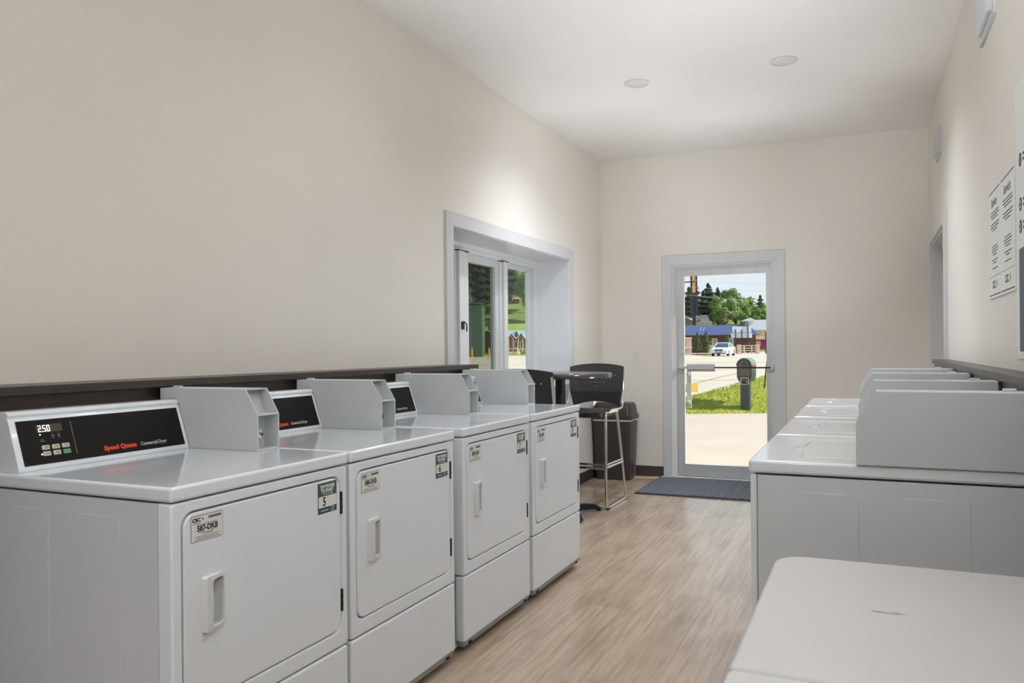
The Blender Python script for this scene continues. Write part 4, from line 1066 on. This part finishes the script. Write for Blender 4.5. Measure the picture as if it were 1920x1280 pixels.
def tree(kind, lat, d, h, lab, name='tree', group=None, z=None, wide=1.0):
    cnt[0] += 1
    t = thing(name, lab, name, ST(lat, d, gz(lat, d) if z is None else z), cnt[0] * 1.7, group)
    k = h / BASE_H[kind]; t.scale = (k * wide, k * wide, k)
    for nm, me in (('foliage', FOL[kind][cnt[0] % len(FOL[kind])]), ('trunk', TRK[kind])):
        o = bpy.data.objects.new(nm, me); COL.objects.link(o); o.parent = t
    return t
pines = 'tall dark pine on the rise behind the houses, seen through the door'
for lat, d, h in ((35.6, 158, 8.2), (37.1, 166, 8.6), (38.9, 161, 8.0), (39.3, 170, 8.8), (40.9, 164, 9.0), (42.6, 172, 9.2), (43.0, 165, 7.6), (36.9, 174, 8.6), (48.4, 172, 6.2), (50.6, 168, 6.4), (51.5, 176, 5.8), (53.6, 171, 6.6), (33.6, 165, 8), (45.2, 174, 8.2), (47.0, 180, 7.4), (41.2, 179, 9.5)):
    tree('pine', lat, d, h, pines, 'pine_tree', 'pines seen through the door', None, 1.35)
broads = 'bright green broadleaf tree behind the blue roof, seen through the door'
for lat, d, h in ((41.9, 156, 8.2), (45.0, 159, 9.0), (47.3, 163, 7.4), (49.6, 160, 5.0), (52.4, 162, 6.0), (44.2, 149, 4.6), (48.0, 153, 4.0), (52.5, 152, 3.8)):
    tree('leaf', lat, d, h, broads, 'broadleaf_tree', 'broadleaf trees seen through the door', None, 1.15)
tree('olive', 39.5, 146, 4.6, 'brownish olive tree right behind the middle of the blue roof', 'olive_tree')
tree('lime', 32.6, 132, 3.0, 'lime green shrub peeping over the left half of the blue roof', 'shrub')
tree('lime', 46.6, 140, 2.4, 'lime green shrub behind the magenta barn roof', 'shrub')
for lat, h, lab in ((22.9, 2.55, 'left of the two young spruces beside the stone pillar'), (24.0, 2.7, 'right of the two young spruces beside the stone pillar'), (28.8, 2.5, 'young spruce before the log wall directly behind the car'), (31.6, 1.5, 'young spruce between the posts of the billboard')):
    tree('spruce', lat, 98 if lat < 25 else 106, h, lab, 'young_spruce', 'young spruces along the road')
tree('lime', 38.6, 112, 1.1, 'low round bush at the roadside before the magenta barn', 'bush')
woods = 'dark green pine in the wood on the hill behind the left window'
random.seed(21)
spots = [(-8.5, 142), (-5.6, 145), (-3.6, 149), (-1.4, 154)]
while len(spots) < 24:
    q = (random.uniform(-12, 8), random.uniform(158, 198))
    if all((q[0] - p[0]) ** 2 + (q[1] - p[1]) ** 2 > 10 for p in spots): spots.append(q)
for lat, d in spots: tree('pine', lat, d, random.uniform(10, 14), woods, 'pine_tree', 'pines on the hill')
leafs = 'leafy green tree in the wood on the hill behind the left window'
for lat, d, h in ((3.2, 150, 9), (2.6, 160, 9), (-.2, 165, 8), (-6, 132, 5.5), (-2.6, 128, 5), (4.5, 142, 9), (-9.5, 140, 8)):
    tree('leaf', lat, d, h, leafs, 'broadleaf_tree', 'broadleaf trees on the hill')
for lat, lab in ((1.55, 'low green bush beside the steps of the brown gabled cabin'), (2.75, 'low green bush right of the brown gabled cabin')):
    tree('lime', lat, 108, .75, lab, 'bush')
